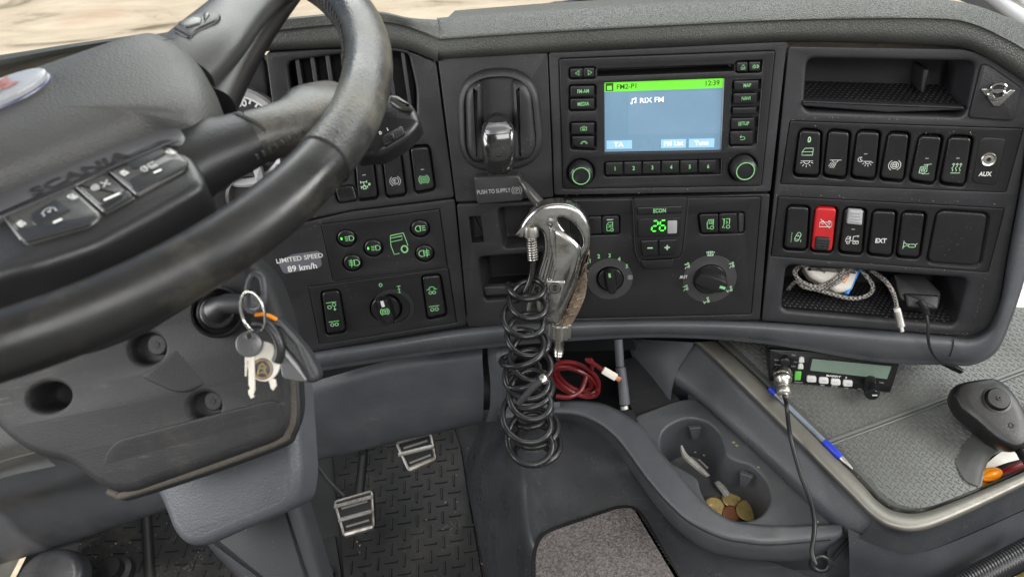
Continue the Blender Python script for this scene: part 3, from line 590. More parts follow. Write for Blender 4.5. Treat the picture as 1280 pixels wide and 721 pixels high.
MB().surf(rows, 'blue', 160, 4).build('lower_trim', dash)
jt = MB().tube([FRt.P(1192, 423, .010), FRt.P(1191.5, 432, .0142), FRt.P(1188, 443, .0128), FRt.P(1183, 452, .003)], .0007, 'void', 6).build('trim_joint', dash)
# sticker and radio/other modules
stk = MB(); sp = rnd(FLt.poly([(347, 327), (366, 318), (399, 313.5), (402.5, 331), (400, 334), (358, 342), (354, 341)], .0005), .003)
s_ = thing('speed_sticker', 'small grey sticker with speed limit wording below the wheel rim', 'sticker', FLt.at(375, 328))
MB().slab(FLt, sp, 0, .0006, 'sticker', bev=.0002).build('sticker_film', s_)
letter(FLt, 'LIMITED SPEED', 374.5, 323, 6.4, 'white', .0008, s_, .015, 1.02, ang=.02); letter(FLt, '89 km/h', 378, 334.5, 8.2, 'white', .0008, s_, .02, 1.0, ang=.02)

# ------------------------------------------------------------------ radio
rd = thing('radio', 'black dashboard radio with lit colour screen showing a station name', 'radio', FC.at(835, 150))
SCR = [(755.5, 103.5), (904.5, 98), (900.5, 188), (756, 190.5)]; BEZ = [(750, 99), (911, 93), (906, 192.5), (751, 195)]
SLOT = [(745, 86.5), (918, 80.5), (917.5, 88.5), (745, 95.5)]
btn = [((713, 86), (728.3, 97.5)), ((729.5, 85.3), (743, 97)), ((921, 78), (935, 90)), ((936.5, 77.5), (950.5, 89.5)),
       ((713, 108), (743, 121.2)), ((713, 123.8), (743, 137)), ((714, 154), (743, 168)), ((715, 170.8), (743, 185.5)),
       ((918, 101), (948, 113.5)), ((917, 116.8), (946, 130)), ((916, 134.8), (945, 143.3)), ((914, 148), (943, 162)), ((913, 164.3), (941, 181))]
pre = [((757, 203.4), (778.6, 219)), ((780.2, 202.8), (802, 218.3)), ((803.5, 202.3), (825.6, 217.6)), ((827, 201.6), (849, 217)), ((850.4, 201), (872, 216.6)), ((873.4, 200.6), (895, 216))]
def q4p(a, b, sl=-.02): 
    (x0, y0), (x1, y1) = a, b; d = (x1-x0)*-.0; s = (x1-x0)*-.02
    return [(x0, y0-s/2), (x1, y0+s/2), (x1-.4, y1+s/2), (x0+.2, y1-s/2)]
hl = [(rnd(FC.poly(SCR), .001), .0035, False, .0012), (rnd(FC.poly(SLOT), .0015), .02, True, .001)]
hl += [(quad(FC, shrink(g, 1.0), 0, .003), .006, True, .0012) for g in (
    [(711, 84.5), (745, 83.2), (745, 98.3), (711, 99.2)], [(919, 76.3), (955, 75), (952, 90.5), (919, 91.5)],
    [(711, 106.3), (745.3, 105.3), (745.3, 138.3), (711, 139)], [(712, 152.3), (745.3, 151.5), (745.3, 188), (713, 186.5)],
    [(916, 99.7), (953, 98.3), (946, 180), (938, 184), (911, 183.5)], [(755, 202), (903, 198.6), (902, 217.2), (755.5, 220.8)])]
ku = [FC.uv(726, 215, 0), FC.uv(928, 209, 0)]
hl += [(circ(ku[0][0], ku[0][1], .0145, 40), .008, True, .002), (circ(ku[1][0], ku[1][1], .0145, 40), .008, True, .002)]
MB().plate(FC, rnd(FC.poly(RADIO), .0025), hl, .0015, -.02, 'module').build('radio_face', rd)
MB().slab(FC, FC.poly(shrink(SCR, 1.02), -.002), -.004, -.002, 'lcdb', bev=0).build('screen', rd)
scn = [c for c in bpy.data.objects if c.name == 'screen'][0]
def lerpq(q, u, v): 
    a = [q[0][i]+(q[1][i]-q[0][i])*u for i in (0, 1)]; b = [q[3][i]+(q[2][i]-q[3][i])*u for i in (0, 1)]; return (a[0]+(b[0]-a[0])*v, a[1]+(b[1]-a[1])*v)
def srect(u0, v0, u1, v1, m, z, nm):
    return MB().slab(FC, FC.poly([lerpq(SCR, u0, v0), lerpq(SCR, u1, v0), lerpq(SCR, u1, v1), lerpq(SCR, u0, v1)], z), z-.0002, z, m, bev=0).build(nm, scn)
srect(-.01, -.01, 1.01, .135, 'lcdg', -.0016, 'status_bar'); srect(.2, .17, .99, .76, 'lcdb2', -.0017, 'station_field')
for a in ((.015, .835, .235, .955), (.485, .835, .70, .955), (.725, .835, .945, .955)): srect(*a, 'lcdt', -.0016, 'screen_tab')
def st_(txt, u, v, h, m, sx=1.0, bold=.01):
    x, y = lerpq(SCR, u, v); letter(FC, txt, x, y, h, m, -.0013, scn, bold, sx)
st_('FM2-P1', .19, .07, 6.2, 'lcdk'); st_('12:39', .905, .065, 6.2, 'lcdk'); st_('RIX FM', .40, .275, 6.4, 'lcdw', 1.12, .012); st_('TA', .12, .895, 6, 'lcdw', 1.1, .012)
st_('FM List', .592, .895, 5.8, 'lcdw', 1.02, .012); st_('Tune', .835, .895, 5.8, 'lcdw', 1.05, .012)
x, y = lerpq(SCR, .25, .275); icon(FC, 'note', x, y, 8, 'lcdw', -.0013, scn, wd=.28)
x, y = lerpq(SCR, .035, .07); srect(.01, .01, .075, .125, 'lcdk', -.0014, 'source_symbol')
srect(.022, .05, .062, .11, 'lcdg', -.0012, 'source_symbol')
names = ['left', 'right', 'eject', 'sunm', 'FM-AM', 'MEDIA', 'phone1', 'phone2', 'MAP', 'NAVI', None, 'SETUP', 'back']
for (a, b), nme in zip(btn, names):
    q = q4p(a, b)
    if nme == 'phone2': q = [q[0], q[1], q[2], (q[3][0]+6, q[3][1]), (q[3][0]+.4, q[3][1]-5)]; q = [q[0], q[1], (q[2][0], q[2][1]+.5), (q[3][0], q[3][1]-1.5), (q[4][0], q[4][1])]
    o = MB().slab(FC, quad(FC, q, .004, .0014), -.004, .0035, 'button', bev=.0011, seg=3).build('button', rd)
    mx_, my_ = (a[0]+b[0])/2+1, (a[1]+b[1])/2
    if nme in IC: icon(FC, nme, mx_, my_, 8.2, 'glow', .0038, o, wd=.22)
    elif nme: letter(FC, nme, mx_, my_, 4.8, 'glow', .0037, o, .012, .74)
for i, (a, b) in enumerate(pre):
    o = MB().slab(FC, quad(FC, q4p(a, b), .004, .0014), -.004, .0035, 'button', bev=.0011).build('button', rd)
    letter(FC, str(i+1), (a[0]+b[0])/2+1, (a[1]+b[1])/2, 5, 'glow', .0037, o, .03, .8)
for kx, ky, r1_, F2 in ((726, 215, .0108, 0), (928, 209, .0108, 0)):
    u, v = FC.uv(kx, ky, .0)
    N = 40; prof = lambda r, z: [FC.W(u+r*(1+.03*(i % 2))*math.cos(2*math.pi*i/N), v+r*(1+.03*(i % 2))*math.sin(2*math.pi*i/N), z) for i in range(N)]
    kb = MB().rings([prof(.0128, -.006), prof(.0122, .012), prof(.0114, .0135)], 'fasciag', cap1=False)
    kb.lathe(FC, [(.0114, .0135), (.0098, .0145), (.0080, .0141), (.0074, .0130), (.004, .0134), (.0005, .0135)], 'button', 40, u, v)
    ko = kb.build('knob', rd)
    MB().tube([FC.W(u+.0090*math.cos(a), v+.0090*math.sin(a), .0144) for a in [i*math.pi/20 for i in range(40)]], .00055, 'glow', 6, closed=True).build('light_ring', ko)
for pl_ in ([(918, 99.5), (953, 98), (946.5, 179), (939, 183.5), (915, 184)], [(902, 199), (902, 217)], [(954.5, 75), (952.5, 90.5)]):
    MB().tube([FC.P(x, y, .0012) for x, y in pl_], .0006, 'dial', 6).build('recess_edge', rd)
MB().tube([FC.P(x, y, .0002) for x, y in ((905.5, 98), (901.8, 189))], .0012, 'grey', 6).build('bezel_strip', rd)
MB().slab(FC, quad(FC, [(709, 109), (710.5, 109), (710.5, 120), (709, 120)], .0015, 0), -.001, .002, 'void', bev=0).build('card_slot', rd)
MB().slab(FC, quad(FC, [(953.8, 101), (956, 101), (954.4, 113), (952.2, 113)], .0015, 0), -.001, .002, 'void', bev=0).build('card_slot', rd)

# ------------------------------------------------------------------ climate panel
cl = thing('climate_panel', 'black heater control panel with round fan and air direction dials', 'climate control', FC.at(830, 322))
fu, fv = FC.uv(762, 348.5); au, av = FC.uv(887, 348.5); px0 = pxs(FC, 830, 320)
h2 = [(quad(FC, [(732, 270.5), (775, 268.5), (775, 293), (732, 294.5)], 0, .004), .006, True, .0014), (quad(FC, [(872, 266.5), (931, 264.5), (931, 291.5), (875, 293)], 0, .004), .006, True, .0016),
      (circ(*FC.uv(763, 348), .0155, 40), .012, True, .001), (circ(au, av, .0190, 48), .012, True, .001)]
MB().plate(FC, rnd(FC.poly(CLIM), .0025), h2, .0005, -.02, 'module').build('panel_face', cl)
o = MB().slab(FC, quad(FC, [(734, 271.5), (751.6, 270.8), (752, 292), (734.5, 292.8)], .003, .002), -.005, .003, 'button', bev=.001).build('button', cl)
o = MB().slab(FC, quad(FC, [(752.4, 270.8), (773.5, 270), (774, 291), (752.8, 292)], .003, .003), -.005, .003, 'button', bev=.001).build('button', cl); icon(FC, 'tr1', 762.5, 283.5, 13, 'glow', .0034, o, wd=.2)
MB().slab(FC, quad(FC, [(758.5, 274), (766.5, 273.7), (766.5, 275.2), (758.5, 275.5)], .003, 0), .0025, .0033, 'whiteg', bev=0).build('indicator_lamp', o)
for q, ic_, x in (([(874, 268.5), (897.8, 267.6), (898, 290.5), (877, 291.3)], 'tr', 888), ([(899, 267.5), (921, 266.7), (921.6, 289.6), (899.2, 290.4)], 'tr2', 907.5)):
    o = MB().slab(FC, quad(FC, q, .003, .003), -.005, .003, 'button', bev=.001).build('button', cl); icon(FC, ic_, x, 280.5-(x-888)*.06, 14, 'glow', .0034, o, wd=.2)
MB().slab(FC, quad(FC, [(923, 267), (930.5, 267), (929.5, 290), (923.5, 290.5)], -.002, .002), -.006, -.002, 'dial', bev=.001).build('recess_wall', cl)
body = MB().slab(FC, rnd(FC.poly([(790.5, 248), (861, 246), (854, 313), (850, 323), (798, 326), (794, 316)], .006), [.001, .001, .004, .007, .007, .004]), 0, .006, 'void', bev=.0022, seg=4)
body.build('display_housing', cl)
MB().tube([FC.P(x, y, .0058) for x, y in ((790.8, 249.5), (793.3, 300), (794.5, 316), (799, 325.5), (812, 326.6), (835, 325.6), (850, 322.5), (854.3, 313), (857.5, 280), (860.7, 247.5))], .0006, 'fasciag', 6).build('housing_edge', cl)
MB().slab(FC, quad(FC, [(801, 326), (842, 324), (841.5, 333), (838, 336), (806, 337.5), (802, 334)], .003, .003), 0, .0028, 'module', bev=.0015).build('pull_tab', cl)
o = MB().slab(FC, quad(FC, [(796, 259.7), (853.2, 257.5), (852.5, 266.7), (797, 268.8)], .008, .0015), .004, .0078, 'button', bev=.0012).build('button', cl)
letter(FC, 'ECON', 824.5, 263.6, 5.3, 'glow', .008, o, .03, .78)
o = MB().slab(FC, quad(FC, [(797, 274), (851, 272), (850, 292.5), (848, 295), (799, 296.5), (797, 294)], .007, .003), .004, .0072, 'switch', bev=.0006).build('display', cl)
SEG = {'2': 'abged', '6': 'afgedc'}
def seg7(F, ch, u, v, h, m, z, mb):
    w_ = h*.5; t_ = h*.12; P_ = {'a': ((0, 1), (1, 1)), 'b': ((1, 1), (1, .5)), 'c': ((1, .5), (1, 0)), 'd': ((0, 0), (1, 0)), 'e': ((0, .5), (0, 0)), 'f': ((0, 1), (0, .5)), 'g': ((0, .5), (1, .5))}
    for s in SEG[ch]:
        (x0, y0), (x1, y1) = P_[s]; a = V((u+x0*w_+y0*h*.1, v+y0*h)); b = V((u+x1*w_+y1*h*.1, v+y1*h)); d = (b-a).normalized()*t_*.55; n_ = V((-d.y, d.x))
        a, b = a+d, b-d; pts = [a, a+d+n_*.9, b-d+n_*.9, b, b-d-n_*.9, a+d-n_*.9]; mb.add([F.W(p.x, p.y, z) for p in pts], [[0, 1, 2, 3, 4, 5]], m)
sg = MB(); u, v = FC.uv(814.3, 289, .0075); seg7(FC, '2', u, v, 13.4*px0, 'led', .0075, sg); seg7(FC, '6', u+9.6*px0, v+.2*px0, 13.4*px0, 'led', .0075, sg); sg.build('digits', o)
MB().slab(FC, quad(FC, [(834.5, 276), (846.5, 275.5), (846, 291.5), (834.5, 292)], .0075, .001), .007, .0076, 'whiteg', bev=.0001).build('sensor_window', o)
for q, tx, x, y in (([(800.5, 301), (822, 300), (822.3, 319.5), (803, 320.5)], '-', 812.5, 310), ([(823.4, 300), (845.5, 299), (843.5, 318.5), (823.6, 319.4)], '+', 834, 309.4)):
    o = MB().slab(FC, quad(FC, q, .008, .002), .003, .0085, 'button', bev=.0012).build('button', cl)
    u, v = FC.uv(x, y, .0088); lns = [[(-1, 0), (1, 0)]] + ([[(0, -1), (0, 1)]] if tx == '+' else []); MB().stroke(FC, lns, 3.3*px0, 'glowp', u, v, .5, .0088).build('icon', o)
def dial(F, u, v, r_out, m_disc, parent, z=.0006):
    return MB().lathe(F, [(r_out, z-.0004), (r_out-.0005, z+.0002), (r_out*.66, z-.0001), (r_out*.62, z+.0002)], m_disc, 64, u, v, cap1=False).build('dial_scale', parent)
dial(FC, fu, fv, .0262, 'dial', cl); dial(FC, au, av, .0300, 'dial', cl)
def barknob(F, u, v, r, h, ang, parent, mark='glow', w_=.42, skirt=True):
    mb = MB()
    if skirt: mb.lathe(F, [(r, -.01), (r, .002), (r-.0008, .003), (r*.4, .0032), (.0002, .0032)], 'button', 48, u, v)
    ca, sa = math.cos(ang), math.sin(ang); L1 = r*1.04
    def ol(k, kw): return [(u+(x*ca-y*sa), v+(x*sa+y*ca)) for x, y in ([(L1*k*math.cos(a), r*w_*kw*math.sin(a)*(1 if abs(math.sin(a)) < .8 else 1)) for a in [i*math.pi/16 for i in range(32)]])]
    se = lambda a: (math.copysign(abs(math.cos(a))**.6, math.cos(a)), math.copysign(abs(math.sin(a))**.6, math.sin(a)))
    def ol(k, kw): return [(u+(L1*k*se(a)[0]*ca-r*w_*kw*se(a)[1]*sa), v+(L1*k*se(a)[0]*sa+r*w_*kw*se(a)[1]*ca)) for a in [i*math.pi/20 for i in range(40)]]
    mb.rings([[F.W(x, y, z) for x, y in ol(k, kw)] for k, kw, z in ((1, 1.35, .0), (1, 1.1, h*.5), (.99, .95, h*.85), (.95, .8, h*.97), (.8, .55, h), (.3, .2, h))], 'switch')
    ko = mb.build('knob', parent)
    if mark: MB().stroke(F, [[(.55, 0), (.92, 0)]], r, mark, u, v, .18, h+.0003, ang).build('pointer_mark', ko)
    return ko
ku_, kv_ = FC.uv(763, 348); barknob(FC, ku_, kv_, .0140, .013, rad(98), cl)
barknob(FC, au, av, .0178, .013, rad(-22), cl, w_=.5)
for tx, x, y in (('1', 737.6, 326.3), ('2', 748.4, 320.6), ('3', 762, 319.6), ('4', 774, 324), ('5', 783.6, 333)): letter(FC, tx, x, y, 5.3, 'glow', .0014, cl, .03, .9)
icon(FC, 'fan', 787.6, 346.6, 8, 'whiteg', .0014, cl, wd=.25)
for n_, x, y, s in (('defrost', 888, 317.4, 10.5), ('man', 915, 331.5, 9), ('man2', 912.6, 361.5, 9), ('man2', 883.7, 375.5, 9.5), ('man', 857.4, 360, 9), ('man', 859.3, 332.3, 9)): icon(FC, n_, x, y, s, 'glowp', .0014, cl, wd=.24)
letter(FC, 'AUT', 854.5, 346.4, 4.4, 'white', .0014, cl, .02, .8)

# ------------------------------------------------------------------ light panel (left) and axle panel
def flat_panel(name, label, cat, F, q, holes, m='module'):
    cx = sum(a for a, b in q)/4; cy = sum(b for a, b in q)/4
    t = thing(name, label, cat, F.at(cx, cy)); MB().plate(F, rnd(F.poly(q), .0015), holes, .0006, -.012, m, bev=.0008).build('panel_face', t); return t
BT = [(433, 298, 'low', 10.5, 436), (466.5, 310, 'low', 10.5, 469), (440.5, 328.6, 'fog', 12, 442), (525, 285.6, 'rlow', 12, 524), (530.8, 316.6, 'rfog', 12, 529)]
lp = flat_panel('light_panel', 'black panel with five round lamp buttons and a green truck outline', 'switch panel', FLt, LIGHTS, [(circ(*FLt.uv(x, y), .0108, 32), .008, True, .001) for x, y, *_ in BT])
for x, y, ic_, s, ix in BT:
    u, v = FLt.uv(x, y, .003); o = MB().slab(FLt, circ(u, v, .0096, 32), -.006, .003, 'button', bev=.002, seg=4, dome=.0006).build('button', lp)
    icon(FLt, ic_, ix+1, y, s+1.5, 'glow', .0042, o, wd=.22)
    if ix < 440 or ix == 469:
        if ic_ == 'low': 
            u, v = FLt.uv(x-6.2, y+.6, .0042); MB().slab(FLt, [(u-.0008, v-.0012), (u+.0008, v-.0012), (u+.0008, v+.0012), (u-.0008, v+.0012)], .003, .0044, 'led', bev=0).build('indicator_lamp', o)
icon(FLt, 'cab', 498.5, 305, 28, 'glow', .0011, lp, 'truck_outline', wd=.09, sx=.85, ang=.1)
RK = [[(402, 367), (423.5, 364), (432, 412.5), (409, 416.5)], [(528, 347), (550, 345), (557.5, 392), (535, 397)]]
au2, av2 = FLt.uv(490, 383)
ap = flat_panel('axle_panel', 'black panel with a round dial between two axle rocker switches', 'switch panel', FLt, AXLES, [(quad(FLt, shrink(q, 1.13), 0, .005), .012, True, .0014) for q in RK]+[(circ(*FLt.uv(482.5, 385), .0185, 44), .01, True, .001)])
MB().lathe(FLt, [(.0245, .0004), (.024, .002), (.0195, .0024), (.0185, -.002)], 'fascia', 64, *FLt.uv(492, 384), cap1=False).build('dial_scale', ap)
swset(FLt, RK, ap, [dict(i=[('axle', 415, 383, 13, 'glow'), ('axle2', 418, 405, 13, 'glow')]), dict(i=[('axlec', 540, 363, 13, 'glow'), ('axle2', 543, 386, 13, 'glow')])])
ku2, kv2 = FLt.uv(482, 385); o = barknob(FLt, ku2, kv2, .0165, .012, rad(97), ap, mark=None, w_=.5)
MB().stroke(FLt, [[(.5, 0), (.98, 0)]], .0165, 'white', ku2, kv2, .22, .0125, rad(97)).build('pointer_mark', o); icon(FLt, 'brk2', 481, 389.5, 12, 'glow', .0126, o, wd=.25)
letter(FLt, 'O', 475.8, 356.5, 5.2, 'glow', .0011, ap, .02, .8); icon(FLt, 'diff', 498.8, 361.5, 10, 'glow', .0028, ap, wd=.22)

# ------------------------------------------------------------------ right switch panels
z6 = lambda l: [(980+x/4.267, 150+y/4.267) for x, y in l]
U = [z6(q) for q in ([(88, 58), (198, 66), (185, 294), (56, 288)], [(242, 62), (352, 70), (328, 304), (212, 290)], [(396, 66), (512, 70), (484, 310), (362, 298)], [(562, 74), (670, 80), (634, 320), (516, 308)],
                     [(728, 88), (845, 94), (798, 334), (676, 316)], [(886, 94), (1006, 100), (960, 344), (836, 330)])]
AUX = z6([(1050, 92), (1190, 98), (1132, 352), (1002, 336)])
up = flat_panel('rocker_bank', 'upper right switch panel with six black rockers and an aux socket', 'switch panel', FRt, SWU, [(quad(FRt, shrink(q, 1.12), 0, .0055), .012, True, .0022) for q in U])
I6 = lambda x, y: (980+x/4.267, 150+y/4.267)
def i6(n, x, y, s, m='whiteg', wd=.15): return (n, *I6(x, y), s, m, wd)
swset(FRt, U, up, [dict(i=[i6('door', 127, 172, 14, 'glowp'), i6('dome', 120, 234, 15, 'white')], t=[('0', *I6(135, 107), 7.5, 'glowp', .8)]), dict(i=[i6('read', 272, 232, 15, 'white')]),
    dict(i=[i6('moon', 432, 228, 16, 'white')], led=[I6(436, 182)]), dict(i=[i6('brk', 590, 242, 16, 'white')]), dict(i=[i6('mheat', 752, 262, 16, 'glowp')], led=[I6(763, 206)]), dict(i=[i6('heat', 918, 260, 15, 'glowp')], led=[I6(928, 205)])])
o = MB().slab(FRt, quad(FRt, AUX, .0015, .005), -.002, .0016, 'module', bev=.0012).build('aux_plate', up)
u, v = FRt.uv(*I6(1092, 212), .003)
MB().lathe(FRt, [(.0068, .0014), (.0068, .0032), (.006, .004), (.0048, .0034), (.0046, .0026), (.0034, .0026), (.0032, .0036), (.0022, .0036), (.0018, .001), (.0001, .001)], 'steel', 32, u, v).build('aux_socket', o)
letter(FRt, 'AUX', *I6(1073, 290), 6.2, 'white', .002, o, .03, .85)
z7 = lambda l: [(960+x/4.241, 250+y/4.241) for x, y in l]; I7 = lambda x, y: (960+x/4.241, 250+y/4.241)
Lq = [z7(q) for q in ([(108, 38), (218, 44), (203, 258), (86, 252)], [(257, 44), (366, 50), (338, 270), (230, 262)], [(410, 50), (518, 57), (496, 280), (380, 270)], [(562, 62), (680, 68), (653, 292), (532, 280)], [(717, 70), (836, 77), (798, 302), (684, 292)])]
BL = [(1171, 261), (1238, 265.5), (1226, 335), (1157, 329.5)]
dn = flat_panel('rocker_bank', 'lower right switch panel with one red rocker and a blank square cover', 'switch panel', FRt, SWD, [(quad(FRt, shrink(q, 1.12), 0, .0055), .012, True, .0022) for q in Lq]+[(quad(FRt, BL, 0, .008), .0022, True, .0016)])
swset(FRt, Lq, dn, [dict(i=[('lane', *I7(150, 198), 15, 'glowp', .15)]), dict(m='red', label='red battery cut-off rocker with black slider', i=[('bat', *I7(306, 128), 15, 'white', .15)]), dict(i=[('crane', *I7(447, 210), 16, 'white', .15)], led=[I7(452, 156)]), dict(t=[('EXT', *I7(598, 217), 6.6, 'white', .85)]), dict(i=[('horn', *I7(752, 238), 16, 'glowp', .15)])])
rs = [c for c in bpy.data.objects if c.parent == dn and c.name.startswith('rocker_switch')]
for q, m_, par in ((z7([(254, 198), (330, 204), (320, 270), (246, 262)]), 'fascia', rs[1]), (z7([(428, 52), (504, 58), (498, 134), (418, 126)]), 'grey', rs[2])):
    b_ = MB().slab(FRt, quad(FRt, q, .008, .0015), .003, .0085, m_, bev=.0012); 
    for k in range(4):
        a, c = lerpq(q, .18, .2+.2*k), lerpq(q, .85, .2+.2*k); b_.tube([FRt.P(*a, .0086), FRt.P(*c, .0086)], .0006, m_, 6)
    b_.build('slider', par)
MB().slab(FRt, quad(FRt, shrink(BL, .93), .003, .007), -.002, .0025, 'module', bev=.002, seg=4).build('blank_cover', dn)
# ------------------------------------------------------------------ parking brake lever
pb = thing('parking_brake', 'glossy parking brake lever in a rounded black bezel beside the radio', 'brake lever', FC.at(623, 150))
bo = rnd(FC.poly([(570, 88), (671, 82), (683, 208), (575, 216)]), .036, 12)
bm_ = MB(); ii = lambda d: inset(bo, d)
bm_.rings([[FC.W(x, y, z) for x, y in ii(d)] for d, z in ((0, 0), (.0006, .003), (.002, .0055), (.005, .0075), (.0072, .0078), (.0085, .006), (.0095, .001), (.0105, -.010))], 'fascia', cap1=False)
bm_.build('bezel', pb)
sl_ = rnd(FC.poly([(603, 102), (637, 100), (640, 150), (640, 200), (603, 200)], -.008), .002)
bin_ = ii(.0103); MB().plate(FC, bin_, [(sl_, .03, True, .001)], -.008, -.03, 'fascia', bev=.0005).build('bezel_floor', pb)
# raised cheeks left and right of the slot
for q in ([(581, 118), (587, 104), (602, 100), (606, 202), (592, 203), (583, 188)], [(639, 99), (655, 101), (665, 116), (671, 182), (664, 199), (642, 202)]):
    MB().slab(FC, rnd(FC.poly(q, .006), .007), -.012, .012, 'fascia', bev=.0085, seg=7).build('cheek', pb)
for y in (115, 131): MB().slab(FC, FC.poly([(605, y), (636, y-1), (636, y+1), (605, y+2)], -.014), -.03, -.014, 'fasciag', bev=.0006).build('gate_rib', pb)
kb = MB(); prof = [(621, 152, .03, 11.5), (621, 156, .036, 17), (622, 166, .042, 19.5), (623, 185, .045, 20), (623.5, 200, .043, 18.5), (624, 212, .038, 16.5), (624, 217.5, .032, 14)]
rs_ = []
for x, y, h, wpx in prof:
    c = FC.P(x, y, h); k = pxs(FC, x, y)*1.0; a = wpx*k
    rs_.append([c+FC.X*a*math.copysign(abs(math.cos(t_))**.75, math.cos(t_))+FC.Z*(.0085)*math.copysign(abs(math.sin(t_))**.8, math.sin(t_))-FC.Z*.004 for t_ in [i*math.pi/16 for i in range(32)]])
rs_ = [[p for p in r] for r in zip(*[catm(list(c), 20) for c in zip(*rs_)])]
kb.rings(rs_, 'smoke', cap0=True, cap1=True).build('lever_knob', pb, sharp=60)
cap = MB(); rr2 = []
for x, y, h, wpx in ((621.3, 153.5, .0385, 11), (621.6, 158, .0434, 15), (622, 163, .0472, 16.5), (622.2, 168, .0482, 15.5)):
    c = FC.P(x, y, h+.0005); a = wpx*pxs(FC, x, y)*.9; rr2.append([c+FC.X*a*q for q in (-1, -.6, 0, .6, 1)])
cap.grid([[p-FC.Z*(.0032 if i in (0, 4) else (.0008 if i in (1, 3) else 0)) for i, p in enumerate(r)] for r in rr2], 'rail').build('lever_cap', pb)
ub = FC.P(623, 190, .0495); fu_ = Fr(ub, FC.X, FC.Z); MB().tube([fu_.W(.0062*math.cos(a), .0062*math.sin(a), .0) for a in [i*math.pi/12 for i in range(24)]], .0005, 'fasciag', 6, closed=True).build('button_ring', pb)
MB().tube([FC.P(621, 152, -.02), FC.P(621, 154, .02), FC.P(621.5, 158, .034)], .010, 'void', 12).build('lever_stem', pb)
# supply pad
ps = thing('supply_control', 'black push to supply knob under the parking brake lever', 'control knob', FC.at(622, 238))
MB().slab(FC, rnd(FC.poly([(592, 221.5), (648, 219), (655, 232), (653, 252), (598, 256.5), (595, 252)], .014), .003), 0, .014, 'fasciag', bev=.003, seg=4).build('pad', ps)
letter(FC, 'PUSH TO SUPPLY', 617, 239.3, 5.4, 'whiteg', .0143, ps, .01, .72, ang=.03); icon(FC, 'park', 646, 238, 12.5, 'whiteg', .0145, ps, wd=.16)
bm_ = MB().tube([FC.P(651, 226, .022), FC.P(655, 230, .024), FC.P(663, 241, .028), FC.P(674, 254, .03)], [.0015, .0035, .0052, .0062], 'satin', 14); bm_.build('spring_clip', ps)

# ------------------------------------------------------------------ chrome blow gun and coiled hose
FG = Fr(FC.P(690, 330, .045), FC.X, FC.Z)
gun = thing('blow_gun', 'worn chrome air blow gun hanging in front of the heater panel', 'air gun', FG)
Zg = lambda x, y: (540+x/3.003, 220+y/3.003)
ho = [Zg(*p) for p in [(326, 222), (330, 190), (345, 160), (370, 130), (405, 106), (450, 95), (505, 96), (545, 112), (575, 145), (592, 185), (597, 235), (590, 270), (570, 300), (556, 350), (545, 395), (520, 450), (497, 505), (478, 548), (440, 545), (388, 534), (355, 515), (356, 468), (372, 428), (388, 382), (403, 335), (420, 278), (420, 225), (405, 196), (372, 183), (345, 200)]]
hp_ = [tuple(p) for p in catm([V(p) for p in FG.poly(ho)], 120, closed=True)]
hh = [tuple(p) for p in catm([V(p) for p in FG.poly([Zg(*p) for p in [(474, 150), (495, 147), (530, 168), (557, 205), (566, 240), (556, 257), (535, 245), (505, 205), (480, 172)]])], 40, closed=True)]
MB().plate(FG, hp_, [(hh, .018, False, .003)], .009, -.009, 'chrome', bev=.005).build('body', gun, sharp=60)
bd = [tuple(p) for p in catm([V(p) for p in FG.poly([Zg(*p) for p in [(440, 190), (500, 215), (560, 270), (555, 340), (525, 420), (485, 500), (440, 535), (395, 515), (392, 450), (415, 370), (435, 290), (438, 240)]], .012)], 70, closed=True)]
MB().slab(FG, bd, .002, .0135, 'chrome', bev=.008, seg=6, dome=.004).build('barrel_swell', gun, sharp=70)
MB().lathe(FG.at(*Zg(445, 162), .0), [(.0045, .0085), (.0042, .0104), (.0022, .011), (.0018, .009), (.0001, .009)], 'chrome', 24).build('pivot_pin', gun)
lg = Fr(FG.P(*Zg(462, 420), .0178), FG.X, FG.Z)
MB().slab(FG, rnd(FG.poly([Zg(430, 392), Zg(502, 398), Zg(470, 500), Zg(435, 515)], .0175), .002), .012, .0182, 'chrome', bev=.0008).build('logo_plate', gun)
for r in (.006, .0035): MB().tube([lg.W(r*math.cos(a), r*math.sin(a), .001) for a in [i*math.pi/12 for i in range(24)]], .0005, 'fasciag', 6, closed=True).build('logo_ring', gun)
MB().stroke(lg, [[(.6, .5), (-.3, .5), (-.5, .2), (.4, -.2), (.3, -.5), (-.6, -.5)]], .0035, 'fasciag', wd=.35, z=.0012).build('logo_mark', gun)
gr = [Zg(*p) for p in [(582, 280), (592, 290), (580, 340), (582, 400), (572, 455), (545, 515), (520, 552), (478, 552), (510, 490), (540, 420), (560, 350), (572, 305)]]
gp = [tuple(p) for p in catm([V(p) for p in FG.poly(gr, -.002)], 60, closed=True)]
MB().slab(FG, gp, -.012, .004, 'brown', bev=.003).build('rubber_grip', gun)
rb = MB()
for (a, b) in (((566, 350), (586, 325)), ((556, 385), (586, 355)), ((545, 418), (583, 390)), ((532, 447), (579, 425)), ((519, 476), (570, 457)), ((506, 503), (557, 489)), ((495, 530), (543, 518))):
    rb.tube([FG.P(*Zg(*a), .004), FG.P(*Zg((a[0]+b[0])/2, (a[1]+b[1])/2-4), .006), FG.P(*Zg(*b), .003)], .0013, 'brown', 8)
rb.build('grip_ribs', gun)
Fn = Fr(FG.P(*Zg(480, 552), -.002), FG.X, FG.Z); A, B = FG.P(*Zg(482, 548), -.002), FG.P(*Zg(478, 612), -.002)
ax = (B-A).normalized(); L0 = (B-A).length; Fx = Fr(A, ax.cross(FG.Z), ax)
